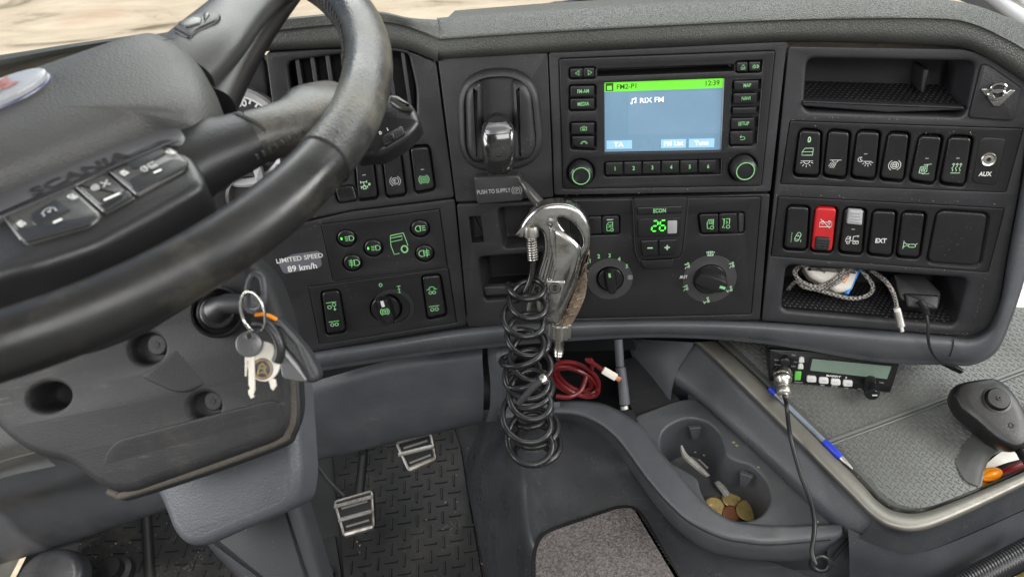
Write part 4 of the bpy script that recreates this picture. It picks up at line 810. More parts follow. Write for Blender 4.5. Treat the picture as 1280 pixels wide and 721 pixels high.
def gear(F, r0, z0, z1, n, m, mb, dep=.06):
    N = n*4; pr = lambda rr, z: [F.W(rr*(1-(dep if (i % 4) in (0, 1) else 0))*math.cos(2*math.pi*i/N), rr*(1-(dep if (i % 4) in (0, 1) else 0))*math.sin(2*math.pi*i/N), z) for i in range(N)]
    return mb.rings([pr(r0*.86, z0), pr(r0, z0+.0012), pr(r0, z1-.0012), pr(r0*.86, z1)], m, True, True)
gear(Fx, .0132, 0, L0*.82, 12, 'steel', MB(), .1).build('collar', gun, sharp=25)
MB().lathe(Fx, [(.0058, L0*.8), (.0056, L0*1.25), (.0050, L0*1.5), (.0060, L0*1.6), (.0046, L0*1.68), (.0058, L0*1.78), (.0042, L0*1.86), (.0052, L0*1.95), (.0036, L0*2.05), (.002, L0*2.25)], 'steel', 24).build('nozzle', gun)
A, B = FG.P(*Zg(372, 200), .004), FG.P(*Zg(380, 312), .004); ax = (B-A).normalized(); Ls = (B-A).length; Fh = Fr(A, ax.cross(FG.Z), ax)
MB().lathe(Fh, [(.0075, -.004), (.0085, .000), (.0085, .007), (.0065, .009), (.0055, .009)], 'steel', 28, cap0=True).build('hose_socket', gun)
MB().tube([Fh.W(.0052*math.cos(a), .0052*math.sin(a), .009+(Ls-.009)*a/(2*math.pi*9)) for a in [i*2*math.pi/14 for i in range(14*9+1)]], .0011, 'steel', 6).build('hose_spring', gun)
# coiled hose: leaves the gun, coils down and comes back up behind
hs = thing('coiled_air_hose', 'glossy black coiled air hose hanging below the chrome gun', 'hose', loc=FC.P(663, 460, .05))
pts = []
e = B
pts += catm([A+ax*Ls*.8, B, FG.P(*Zg(372, 380), .008), FG.P(*Zg(345, 440), .014), FG.P(*Zg(310, 475), .014)], 16)
def coil(c0, c1, r0, r1, turns, ph, tilt, wob, n=26, seed=1):
    rg = random.Random(seed); out = []; T = int(turns*n); ws = [(rg.uniform(-wob, wob), rg.uniform(-wob, wob), rg.uniform(-.12, .12)) for _ in range(int(turns)+3)]
    for i in range(T+1):
        t_ = i/T; a = ph+2*math.pi*i/n; k = i/n; j = int(k); f = k-j; f = f*f*(3-2*f); wv = [ws[j][q]*(1-f)+ws[j+1][q]*f for q in (0, 1, 2)]
        c = c0.lerp(c1, t_); r = r0+(r1-r0)*t_; rr = r*(1+.06*math.sin(a*.37+seed))
        out.append(c+V((rr*math.cos(a)+wv[0], rr*math.sin(a)*1.0, (tilt+wv[2])*rr*math.sin(a)+wv[1])))
    return out
Ra = .0245
c0 = FG.P(659, 352, .012); c1 = D(664, 560, .715); 
hosem = MB(); main = coil(c0, c1, .0195, .0232, 8.6, rad(185), .12, .0048, seed=3)
hosem.tube(pts+main, .0032, 'hose', 12)
e_ = main[-1]; c2 = D(667, 572, .735); c3 = D(654, 432, .745)
sec = coil(c2, c3, .0215, .0215, 6.2, rad(185)+2*math.pi*.6, -.3, .0085, seed=9)
hosem.tube(main[-3:]+catm([e_, e_.lerp(sec[0], .5)+V((0, -.004, -.003)), sec[0]], 6)[1:-1]+sec, .0032, 'hose', 12)
hosem.build('hose', hs, sharp=80)
A, B = D(668, 482, .69), D(685, 470, .69); ax = (B-A).normalized(); Fe = Fr(A, ax.cross(V((0, 0, 1))), ax)
gear(Fe, .0048, .008, .014, 6, 'steel', MB(), .12).build('end_fitting', hs, sharp=25); MB().tube([A-ax*.02+V((0, 0, -.01)), A, B], .0035, 'fasciag', 10).build('hose_end', hs)

# ------------------------------------------------------------------ instrument cluster behind the wheel
cl_t = thing('instrument_cluster', 'round speedometer with white numerals glimpsed through the steering wheel', 'gauge', FLt.at(300, 172))
FK = Fr(FLt.P(300, 175, -.03), FLt.X, FLt.Z)
MB().slab(FK, rnd(FK.poly([(120, 90), (330, 68), (352, 290), (200, 330)]), .01), -.02, -.004, 'fascia', bev=.003).build('cluster_back', cl_t)
gu, gv = FK.uv(298, 171); Rg = pxs(FK, 298, 176)*66
MB().lathe(FK, [(Rg, -.004), (Rg, .006), (Rg-.003, .008), (Rg-.009, .004), (Rg-.0095, .0)], 'grey', 80, gu, gv, cap1=False).build('gauge_ring', cl_t)
MB().lathe(FK, [(Rg-.009, -.002), (Rg-.009, .0005), (.0001, .0005)], 'clusterf', 64, gu, gv).build('gauge_dial', cl_t)
tk = MB(); Rs = Rg-.011
tk.stroke(FK, [[(math.cos(rad(a)), math.sin(rad(a))) for a in range(20, 161, 4)]], Rs, 'white', gu, gv, .05, .0009)
tk.stroke(FK, [[(math.cos(rad(a))*.88, math.sin(rad(a))*.88), (math.cos(rad(a)), math.sin(rad(a)))] for a in range(-20, 201, 10)], Rs, 'white', gu, gv, .05, .001); tk.build('gauge_scale', cl_t)
for s_t, a in (('60', 125), ('80', 72), ('100', 35), ('40', 160)): MB().text(FK, s_t, .0080, 'white', .0011, gu+Rs*.84*math.cos(rad(a)), gv+Rs*.84*math.sin(rad(a)), .03).build('lettering', cl_t)
for (x, y, r) in ((318, 300-55, 34),): 
    u, v = FK.uv(x, y); k = pxs(FK, x, y); MB().lathe(FK, [(r*k, 0), (r*k, .008), ((r-4)*k, .009), ((r-6)*k, .003), (.0001, .003)], 'satin', 48, u, v).build('small_gauge', cl_t)
MB().slab(FK, rnd(FK.poly([(316, 212), (326, 208), (330, 224), (320, 227)], .01), .001), .0, .01, 'grey', bev=.001).build('pointer', cl_t)
for x, y in ((342, 196), (343, 207)): MB().slab(FK, FK.poly([(x, y), (x+4, y), (x+4, y+2), (x, y+2)], .01), .0, .0102, 'white', bev=0).build('scale_mark', cl_t)

# ------------------------------------------------------------------ steering wheel
WC = V((-.45249871, -.24485161, .21336879)); th, ph = .07577171, -.16725417
nw_ = V((math.sin(th)*math.cos(ph), math.sin(th)*math.sin(ph), math.cos(th)))
FW = Fr(WC, (1, 0, 0), nw_); RW = .225
sw = thing('steering_wheel', 'large worn black leather steering wheel with grey centre pad and three button blocks', 'steering wheel', FW)
def wang(x, y): u, v = FW.uv(x, y); return math.atan2(v, u)
aS = wang(413, 203)
def rim(a0, a1, r, n, m, nm): return MB().tube([FW.W(RW*math.cos(a0+(a1-a0)*i/n), RW*math.sin(a0+(a1-a0)*i/n)) for i in range(n+1)], r, m, 28, flat=1.0).build(nm, sw, sharp=60)
aU = wang(385, -30)
rim(aS-rad(150), aS, .0158, 120, 'leather2', 'rim')
rim(aS, aU+rad(12), .0162, 60, 'leather', 'rim'); rim(aU+rad(12), aS-rad(150)+2*math.pi, .0158, 120, 'leather2', 'rim')
for a in (aS, aU+rad(12)): MB().tube([FW.W(RW*math.cos(a+d), RW*math.sin(a+d)) for d in (-.006, -.003, 0, .003, .006)], [.0158, .0166, .0168, .0166, .0158], 'void', 28, flat=1.0).build('rim_seam', sw)
st_b = MB()
for i in range(26):
    a = aS+rad(26)+i*rad(1.9)
    if a > aU+rad(10): break
    for q in (0,):
        ctr = lambda da, el: FW.W((RW-.0165*math.cos(el))*math.cos(a+da), (RW-.0165*math.cos(el))*math.sin(a+da), .0185*math.sin(el))
        st_b.tube([ctr(-.006, rad(8)), ctr(.000, rad(18)), ctr(.006, rad(28))], .0007, 'fasciag', 6)
st_b.build('stitching', sw)
# spokes
def ell(path, wid, thk, m, nm, n=24, sharp=60, k=18):
    """flattened tube: path in wheel (u,v,z), half widths in the wheel plane, half thickness"""
    P3 = catm([V(p) for p in path], k); W_ = [p.x for p in catm([V((w_, t_, 0)) for w_, t_ in zip(wid, thk)], k)]; T_ = [p.y for p in catm([V((w_, t_, 0)) for w_, t_ in zip(wid, thk)], k)]
    rs = []
    for i, p in enumerate(P3):
        t = (P3[min(i+1, k-1)]-P3[max(i-1, 0)]).normalized(); b = V((0, 0, 1)).cross(t).normalized(); c = t.cross(b)
        rs.append([FW.W(*(p+b*W_[i]*math.copysign(abs(math.cos(a))**.8, math.cos(a))+c*T_[i]*math.copysign(abs(math.sin(a))**.85, math.sin(a)))) for a in [j*2*math.pi/n for j in range(n)]])
    return MB().rings(rs, m, True, True).build(nm, sw, sharp=sharp)
def wp(x, y, z=0): u, v = FW.uv(x, y, z); return (u, v, z)
ell([wp(316, 172, .004), wp(338, 166, .004), wp(372, 157, .001), wp(403, 141, -.003), wp(432, 124, -.006)], [.0175, .0175, .0200, .027, .024], [.013, .0132, .0145, .0152, .010], 'leather', 'spoke_leather')
ell([wp(200, 222, -.006), wp(245, 198, .0), wp(285, 184, .003), wp(317, 171, .004)], [.034, .030, .022, .0182], [.020, .017, .0145, .0135], 'hubb', 'spoke_cover')
ell([wp(314.5, 173.5, .004), wp(317.5, 171.5, .004)], [.0186, .0186], [.0143, .0143], 'void', 'spoke_seam', k=3)
sst = MB()
for i in range(8):
    x, y = 322+i*8, 204-i*3.9-(i*i*.12); sst.tube([FW.P(x-2, y-11, .014), FW.P(x, y-8, .0125), FW.P(x+1, y-5, .010)], .0006, 'hubg', 6)
sst.build('stitching', sw)
ell([wp(262, 132, -.016), wp(285, 85, -.014), wp(312, 35, -.012), wp(345, -15, -.008)], [.017, .017, .019, .022], [.014, .014, .014, .014], 'hubb', 'spoke_web')
ell([wp(222, 92, .002), wp(255, 58, .004), wp(290, 22, .003), wp(322, -6, .0), wp(350, -26, 0)], [.027, .028, .024, .022, .022], [.014, .013, .012, .013, .014], 'hubg', 'spoke_cover')
bq = [(213, 34), (236, 18), (262, 11), (276, 15), (272, 24), (246, 36), (235, 46)]
so = MB().slab(FW, rnd(FW.poly(bq, .019), .004), .008, .0185, 'hubb', bev=.002, seg=4).build('spoke_button', sw)
MB().slab(FW, rnd(FW.poly([(221, 28), (240, 20), (252, 22), (250, 29), (232, 34)], .0195), .002), .018, .0195, 'satin', bev=.0008).build('button_face', so)
MB().slab(FW, rnd(FW.poly([(253, 17), (259, 14), (262, 17), (255, 26)], .0195), .001), .018, .0195, 'satin', bev=.0006).build('button_face', so)
# hub, with its unseen half mirrored about the wheel's own axis
ta = FW.uv(0, 232, .02); tb = FW.uv(195, 153, .02); td = V((tb[0]-ta[0], tb[1]-ta[1])).normalized(); tn = V((-td.y, td.x))
def mirr(pts):
    R = [(V(p).dot(td), V(p).dot(tn)) for p in pts]; R = [(a, b) for a, b in R if a > -.001]; R = [(0, R[0][1])]+R+[(0, R[-1][1])]; L_ = [(-a, b) for a, b in R[::-1] if a > .004]
    return [tuple(td*a+tn*b) for a, b in R+L_]
padp = FW.poly([(-60, 122), (0, 100), (75, 76), (150, 50), (196, 36), (224, 44), (247, 66), (262, 95), (264, 122), (250, 143), (228, 152), (195, 157), (150, 173), (75, 204), (0, 235)], .022)
hubp = [tuple(p) for p in catm([V(p) for p in mirr(padp)], 110, closed=True)]
cxh = sum(p[0] for p in hubp)/len(hubp); cyh = sum(p[1] for p in hubp)/len(hubp)
rg = []
for q, z in ((1.0, -.03), (1.0, .002), (.985, .012), (.955, .019), (.90, .0245), (.80, .0285), (.65, .031), (.45, .0325), (.22, .033), (.05, .033)):
    rg.append([FW.W(cxh+(x-cxh)*q, cyh+(y-cyh)*q, z) for x, y in hubp])
MB().rings(rg, 'hub', True, True).build('centre_pad', sw, sharp=60)
ug, vg = FW.uv(196, 47, .028)
MB().stroke(FW, [[(-1, -.3), (0, 0), (1, .4)]], .009, 'void', ug, vg, .12, .0255).build('pad_mark', sw)
plp = FW.poly([(-40, 248), (0, 232), (75, 201), (150, 170), (195, 153), (222, 154), (233, 170), (226, 180), (205, 178), (130, 212), (90, 231), (4, 268), (-40, 290)], .018)
plm = [tuple(p) for p in catm([V(p) for p in mirr(plp)], 90, closed=True)]
MB().slab(FW, rnd(plp, .003), -.02, .018, 'hubd', bev=.003, seg=4).build('name_plate', sw)
u, v = FW.uv(99, 215, .019); k = pxs(FW, 99, 215); angt = math.atan2(td.y, td.x)
MB().text(FW, 'SCANIA', 15.5*k, 'void', .0186, u, v, .03, 1.42, ang=angt).build('lettering', sw)
MB().text(FW, 'SCANIA', 15.5*k, 'whiteg', .0183, u-.0003, v+.0004, .030, 1.42, ang=angt).build('lettering_edge', sw)
bp_ = FW.poly([(-60, 330), (2, 270), (60, 246), (150, 203), (208, 174), (224, 174), (248, 205), (256, 226), (236, 240), (180, 273), (116, 308), (44, 332), (12, 338), (-60, 362)], .0150)
MB().slab(FW, rnd(bp_, .006), -.05, .0150, 'hubb', bev=.005, seg=4).build('button_housing', sw)
for q, nm in (([(4, 271), (91, 233), (128.5, 267), (110, 281), (33, 303), (27, 300)], 'a'), ([(94, 232.5), (132, 214.5), (168, 244.5), (130, 264.5)], 'b'), ([(134.5, 212), (204, 179.5), (215, 182), (236, 201), (230, 210), (171, 243)], 'c')):
    o = MB().slab(FW, rnd(FW.poly(q, .017), [.001, .001, .002, .008, .003, .001] if nm == 'a' else ([.001]*4 if nm == 'b' else [.001, .004, .004, .006, .006, .002])), .0, .017, 'satin', bev=.0022, seg=3).build('wheel_button', sw)
    eq = {'a': [(27, 300), (4, 271), (91, 233)], 'b': [(130, 264.5), (94, 232.5), (132, 214.5)], 'c': [(171, 243), (134.5, 212), (204, 179.5), (215, 182)]}[nm]
    MB().tube([FW.P(x, y, .0166) for x, y in eq], .0005, 'rail', 6).build('bright_edge', o)
    pr_ = {'a': [(17, 286), (30, 302.2), (110, 280), (122, 268)], 'c': [(168, 240), (232, 208), (235, 201), (215, 198), (160, 224)], 'b': [(122, 256), (131, 263), (166, 244), (158, 236)]}[nm]
    MB().slab(FW, rnd(FW.poly(pr_, .0175), .002), .016, .0174, 'hubb', bev=.0006).build('button_face', o)
    if nm != 'b':
        dx, dy = (0, 0) if nm == 'a' else (119, -70)
        MB().slab(FW, rnd(FW.poly([(37+dx*1.0, 267+dy), (70+dx, 247+dy), (89+dx, 260+dy), (82+dx, 264+dy), (52+dx, 280+dy), (40+dx, 280+dy)], .018), .002), .016, .0178, 'hubb', bev=.0006).build('rocker_face', o)
        for tx, x, y in (('RES', 26 if nm == 'a' else 155, 280 if nm == 'a' else 216.5), ('OFF', 90 if nm == 'a' else 213, 246.5 if nm == 'a' else 190.5)):
            u, v = FW.uv(x, y, .018); MB().text(FW, tx, 6.5*k, 'white', .0181, u, v, .02, .8, ang=angt-rad(75)).build('lettering', o)
        ic_, x, y = ('wheelspeed', 62, 265) if nm == 'a' else ('crane', 186, 209); u, v = FW.uv(x, y, .018)
        MB().stroke(FW, IC[ic_], 8.5*k, 'whiteg', u, v, .15, .0184, angt).build('icon', o)
        u, v = (FW.uv(72, 276, .018) if nm == 'a' else FW.uv(197, 214, .018)); MB().stroke(FW, [[(-1, 0), (1, 0)]], 4.5*k, 'white', u, v, .8, .0180, angt).build('indicator_lamp', o)
    else:
        u, v = FW.uv(125, 232, .018); MB().stroke(FW, IC['cross'], 10*k, 'whiteg', u, v, .18, .0178, angt).build('icon', o)
        MB().slab(FW, rnd(FW.poly([(122, 250), (149, 237), (154, 243), (128, 256)], .018), .001), .016, .0181, 'hubb', bev=.0006).build('rocker_face', o)
        u, v = FW.uv(140.5, 247, .018); MB().stroke(FW, [[(-1, 0), (1, 0)]], 9*k, 'white', u, v, .4, .0186, angt).build('indicator_lamp', o)
# oval badge
ub_, vb_ = FW.uv(4, 116, .035); ba = math.atan2(*(lambda a, b: (b[1]-a[1], b[0]-a[0]))(FW.uv(0, 122, .035), FW.uv(48, 100, .035)))
def oval(a, b, n=40): return [(ub_+a*math.cos(t_)*math.cos(ba)-b*math.sin(t_)*math.sin(ba), vb_+a*math.cos(t_)*math.sin(ba)+b*math.sin(t_)*math.cos(ba)) for t_ in [i*2*math.pi/n for i in range(n)]]
bo_ = MB().slab(FW, oval(.0265, .0120), .030, .0350, 'enamelb', bev=.002).build('badge', sw)
MB().slab(FW, oval(.0250, .0112), .034, .0378, 'enamel', bev=.001, dome=.001).build('badge_face', bo_)
MB().stroke(FW, [[(-.9, -.5), (-.5, .4), (-.2, .1), (0, .8), (.25, .2), (.6, .5), (.5, -.1), (.9, -.3), (.4, -.5), (.1, -.2), (-.1, -.7), (-.4, -.2), (-.9, -.5)], [(-.5, .3), (.5, -.3)], [(-.2, -.4), (.3, .4)]], .0095, 'enamelr', ub_-.002, vb_, .38, .0392, angt).build('badge_emblem', bo_)

# ------------------------------------------------------------------ column stalk
FS_ = Fr(D(480, 160, .56), rot(V((.9, -.42, .1))), rot(V((-.15, -.45, -.88))))
sk = thing('column_stalk', 'black column stalk with a small 0 1 slider right of the wheel rim', 'control stalk', FS_)
so_ = [tuple(p) for p in catm([V(p) for p in FS_.poly([(440, 150), (462, 128), (480, 124), (489, 119), (500, 121), (515, 131), (524, 148), (522, 158), (505, 176), (478, 192), (462, 194), (440, 192)])], 60, closed=True)]
MB().slab(FS_, so_, -.012, .004, 'switch', bev=.007, seg=6, dome=.0015).build('stalk_body', sk, sharp=60)
MB().slab(FS_, rnd(FS_.poly([(487, 120), (497, 119), (514, 131), (516, 136), (500, 137), (486, 128)], .006), .003), -.005, .0075, 'satin', bev=.003, seg=4).build('stalk_button', sk)
MB().slab(FS_, rnd(FS_.poly([(478, 171), (502, 157), (506, 166), (480, 182)], .006), .0015), .003, .0062, 'module', bev=.0006).build('slider_recess', sk)
MB().slab(FS_, rnd(FS_.poly([(486, 170), (492, 167), (493, 173), (487, 176)], .007), .001), .005, .008, 'switch', bev=.0006).build('slider', sk)
for tx, x, y in (('0', 475.5, 166.5), ('1', 484.5, 162)):
    u, v = FS_.uv(x, y, .0063); MB().text(FS_, tx, 5*pxs(FS_, x, y), 'white', .0063, u, v, .02, .9).build('lettering', sk)
MB().tube([FS_.P(380, 215, -.03), FS_.P(450, 175, -.012)], .009, 'switch', 14).build('stalk_arm', sk)

# ------------------------------------------------------------------ steering column cover, ignition, keys
FSh = Fr(D(200, 500, .545), V((1, .22, .0)), V((-.05, -.70, .71)))
cv = thing('steering_column', 'matt black steering column cover with two screws and a round access hole', 'column cover', FSh)
shp = rnd(FSh.poly([(-120, 430), (60, 330), (200, 300), (300, 318), (330, 345), (350, 400), (358, 450), (362, 520), (356, 543), (343, 555), (160, 620), (132, 617), (108, 602), (85, 582), (45, 574), (15, 558), (-25, 520), (-120, 470)]), .012, 4)
hu, hv = FSh.uv(61, 497); kk = pxs(FSh, 61, 497); cu1 = FSh.uv(184, 436); cu2 = FSh.uv(255, 508)
eh = lambda c, r, ry: [(c[0]+r*math.cos(a), c[1]+ry*math.sin(a)) for a in [i*2*math.pi/32 for i in range(32)]]
MB().plate(FSh, shp, [(eh((hu, hv), kk*27, kk*17), .03, True, .004), (eh(cu1, kk*21, kk*17), .010, True, .004), (eh(cu2, kk*19, kk*15), .010, True, .004)], 0, -.028, 'shroud', bev=.010).build('lower_cover', cv, sharp=50)
def fade(p0, p1, h0, h1):
    a, b = V(FSh.uv(*p0)), V(FSh.uv(*p1)); d = b-a; L2 = d.length_squared
    return lambda u, v: h0+(h1-h0)*max(0, min(1, (V((u, v))-a).dot(d)/L2))
MB().slab(FSh, rnd(FSh.poly([(126, 588), (134, 563), (150, 548), (262, 519), (348, 497), (356, 540), (165, 607), (140, 607)], 0), .008), -.012, .0, 'shroud', bev=.0018, seg=4, zf=fade((200, 533), (216, 590), .0030, -.0035)).build('cover_relief', cv, sharp=60)
MB().slab(FSh, rnd(FSh.poly([(178, 470), (204, 452), (238, 412), (290, 420), (300, 462), (236, 490), (222, 490)], 0), .006), -.012, .0, 'shroud', bev=.0018, seg=4, zf=fade((205, 482), (262, 425), .0042, -.004)).build('cover_relief', cv, sharp=60)
def hexrec(F, u, v, r, z):
    mb = MB(); mb.lathe(F, [(r, z-.008), (r, z), (r-.0012, z+.0012), (r*.42, z+.0012)], 'shroud', 32, u, v, cap1=False)
    star = [(u+r*.36*(1 if i % 2 else .62)*math.cos(i*math.pi/6), v+r*.36*(1 if i % 2 else .62)*math.sin(i*math.pi/6)) for i in range(12)]
    mb.lathe(F, [(r*.42, z+.0012), (.0001, z+.0012)], 'shroud', 32, u, v); mb.add([F.W(x, y, z+.0016) for x, y in star], [list(range(12))], 'void'); return mb
s1 = FSh.uv(190, 432, .002); s2 = FSh.uv(261, 503, .002)
hexrec(FSh, s1[0], s1[1], kk*12, -.005).build('screw', cv); hexrec(FSh, s2[0], s2[1], kk*11, -.005).build('screw', cv)
edge = catm([FSh.P(*p, -.008) for p in ((136, 613), (146, 617), (160, 617), (250, 588), (345, 553), (360, 540), (366, 518), (364, 470), (362, 440))], 50)
MB().tube(edge, .0030, 'foam', 10, flat=1.0).build('edge_seal', cv); MB().tube([p-FSh.Z*.007+V((0, -.002, -.002)) for p in edge], .0034, 'hubb', 10).build('edge_lip', cv)
F62 = Fr(D(280, 610, .60), V((1, .2, -.02)), V((-.1, -.62, .78)))
lo1 = rnd(F62.poly([(176, 590), (180, 560), (366, 470), (374, 600), (368, 632), (355, 642), (300, 664), (256, 684), (232, 686), (213, 668), (203, 640), (192, 615)]), .014, 5)
MB().slab(F62, lo1, -.035, 0, 'bluem', bev=.010, seg=6).build('column_sleeve', cv, sharp=60)
F66 = Fr(D(310, 690, .66), V((1, .2, -.02)), V((-.1, -.55, .83)))
MB().slab(F66, rnd(F66.poly([(235, 660), (360, 600), (372, 640), (390, 700), (420, 800), (330, 800), (300, 735), (262, 695)]), .01, 4), -.03, 0, 'lower', bev=.012, seg=5).build('column_base', cv, sharp=60)
# right cheek of the cover, beside the ignition
ig = thing('ignition_lock', 'round black ignition lock on the column cover with a key in it', 'ignition lock', FSh.at(272, 388, .004))
FI = Fr(FSh.P(272, 390, .008), FSh.X, (FSh.Z+FSh.X*.35).normalized())
MB().lathe(FI, [(.0195, -.012), (.0190, .002), (.0178, .004), (.0165, .003), (.0155, -.004), (.0120, -.005), (.0118, .003), (.0105, .004), (.0001, .004)], 'switch', 40).build('lock_barrel', ig)
MB().tube([FI.W(.0, .001, .002), FI.W(.010, .004, .012), D(316, 380, .475)], [.010, .0075, .0065], 'hubb', 16).build('key_stem', ig)
FKy = Fr(D(330, 440, .46), cr_+cf_*.1, -cf_)
ky = thing('key_bunch', 'bunch of keys on a split ring hanging from the ignition lock', 'keys', FKy)
kp = lambda x, y, z=0: FKy.P(x, y, z)
loop = catm([kp(309, 375, .004), kp(311, 354, .006), kp(318, 343, .008), kp(327, 347, .009), kp(330, 362, .009), kp(329, 378, .007), kp(322, 386, .004), kp(314, 384, .002)], 40, closed=True)
MB().tube(loop, .0021, 'bluem', 10, closed=True).build('key_bow', ky)
def ring3(cx_, cy_, rx, ry, tilt, zz, r, m, nm):
    c = kp(cx_, cy_, zz); k_ = pxs(FKy, cx_, cy_)
    MB().tube([c+FKy.X*(rx*k_*math.cos(a)*math.cos(tilt)-ry*k_*math.sin(a)*math.sin(tilt))+FKy.Y*(rx*k_*math.cos(a)*math.sin(tilt)+ry*k_*math.sin(a)*math.cos(tilt))+FKy.Z*(.006*math.sin(a+1)) for a in [i*math.pi/24 for i in range(48)]], r, m, 8, closed=True).build(nm, ky)
ring3(315.5, 389.5, 18, 26, rad(8), .004, .0007, 'chrome', 'split_ring'); ring3(316.5, 390, 17.5, 25.5, rad(8), .006, .0007, 'chrome', 'split_ring')
k4 = pxs(FKy, 312, 430)
fob = rnd(FKy.poly([(322, 399), (345, 397), (366, 418), (384, 440), (397, 464), (398, 474), (390, 480.5), (372, 476), (352, 472), (346, 445), (334, 418)]), .003, 4)
fb = MB().slab(FKy, fob, -.012, -.001, 'fasciag', bev=.0035, seg=5).build('key_fob', ky, sharp=60)
MB().slab(FKy, rnd(FKy.poly([(338, 424), (352, 432), (372, 456), (384, 477), (372, 477), (352, 473), (347, 447)], .002), .002), -.004, .001, 'rail', bev=.001).build('fob_window', fb)
MB().tube([kp(324, 400, 0), kp(352, 408, .001), kp(372, 430, .001), kp(391, 472, .0)], .0012, 'fasciag', 8).build('fob_crease', fb)
MB().tube([kp(319, 393.5, .002), kp(328, 392.5, .003), kp(338, 395, .003), kp(346, 399.5, .002)], .0014, 'orange', 8, flat=.6).build('orange_tab', ky)
MB().tube(catm([kp(318, 404, .002), kp(332, 405, .004), kp(345, 420, .004), kp(350, 438, .003), kp(346, 452, .002)], 20), .0034, 'hubb', 10).build('rubber_strap', ky)
u, v = FKy.uv(328.5, 452, .002)
MB().slab(FKy, [(u+21*k4*math.cos(a), v+25*k4*math.sin(a)) for a in [i*math.pi/20 for i in range(40)]], -.001, .0008, 'whitep', bev=.0006).build('tag', ky)
tg = [c for c in bpy.data.objects if c.name == 'tag'][0]; u, v = FKy.uv(328, 461, .001)
MB().slab(FKy, circ(u, v, 13.5*k4, 28), .0006, .0011, 'enamelb', bev=.0001).build('tag_emblem', tg)
MB().stroke(FKy, [arc(0, 0, 1.0), [(-.5, -.6), (-.3, .3), (0, .6), (.4, .2), (.2, -.1), (.5, -.6), (0, -.3), (-.5, -.6)], [(-.3, .1), (.2, .1)]], 11.5*k4, 'brass', u, v, .2, .0014).build('tag_emblem_lines', tg)
def keyb(hx, hy, r, blade, mh, mb_, nm, z):
    u, v = FKy.uv(hx, hy, z); pts_ = [(u+r*k4*(1.0)*math.cos(a), v+r*k4*.98*math.sin(a)) for a in [i*math.pi/16 for i in range(32)]]
    o = MB().plate(FKy, pts_, [(circ(u+r*k4*.05, v+r*k4*.62, r*k4*.2, 16), .003, False, .0003)], z+.0022, z-.001, mh, bev=.001).build('key_head', ky)
    MB().slab(FKy, FKy.poly(blade, z), z-.0012, z+.0008, mb_, bev=.0003).build('key_blade', o)
keyb(312, 430, 16.5, [(306.5, 441), (317.5, 441), (318.5, 487), (316.5, 493), (317.5, 496), (314, 498), (311, 492), (310.5, 488), (313, 485), (311, 480), (311, 462), (313, 460), (312.5, 452), (309, 451), (308, 470), (306.5, 470)], 'rail', 'whitep', 'key', .004)
MB().slab(FKy, FKy.poly([(334, 472), (344, 474), (345, 482), (341, 488), (338, 485), (337, 480)], 0), -.002, 0, 'whitep', bev=.0003).build('key_blade', ky)
keyr = [c for c in bpy.data.objects if c.name == 'key_head'][0]
# ------------------------------------------------------------------ lower dash, floor, pedals
Yp = lambda x, y, Y: hit(x, y, (0, Y, 0), V((0, 1, 0)))
kn = thing('knee_panel', 'slate grey lower dash panel above the pedals with a round plug', 'panel', loc=Yp(480, 500, -.09), group='lower dash panels')
rows = [[(250, 515), (340, 492), (480, 452), (560, 441), (603, 435)], [(250, 540), (340, 510), (480, 468), (560, 455), (603, 449)], [(260, 575), (345, 540), (480, 500), (560, 487), (604.5, 478)], [(270, 615), (352, 575), (480, 540), (560, 522), (604, 512)], [(275, 628), (360, 585), (450, 562), (540, 541), (602, 527)]]
Yv = [-.075, -.088, -.100, -.108, -.100]
R_ = [[Yp(x, y, Y) for x, y in r] for r, Y in zip(rows, Yv)]; R_.append([p+V((0, .05, .01)) for p in R_[-1]])
MB().surf(R_, 'bluem', 50, 5).build('panel_skin', kn)
FPk = Fr(Yp(543, 466.5, -.0885), V((1, .0, 0)), V((0, -.97, -.1))); MB().lathe(FPk, [(.0098, -.003), (.0096, .0006), (.0082, .0012), (.0076, .0002), (.0001, .0006)], 'blue', 28).build('plug', kn)
rows = [[(609, 434), (624, 431), (637, 430)], [(610, 450), (625, 446), (638, 443)], [(613, 480), (628, 476), (642, 472)], [(612, 510), (628, 505), (645, 500)], [(607, 527), (626, 526), (700, 521)]]
R_ = [[Yp(x, y, Y-(.006 if i == 1 else 0)) for i, (x, y) in enumerate(r)] for r, Y in zip(rows, (-.07, -.085, -.10, -.108, -.105))]; MB().surf(R_, 'bluem', 16, 5).build('end_post', kn)
MB().surf([[Yp(626, 512, -.112), Yp(640, 506, -.112), Yp(700, 502, -.112)], [Yp(622, 518, -.118), Yp(645, 514, -.118), Yp(700, 511, -.118)], [Yp(622, 527, -.112), Yp(645, 526, -.112), Yp(700, 522, -.112)]], 'blue', 16, 4).build('end_ledge', kn)
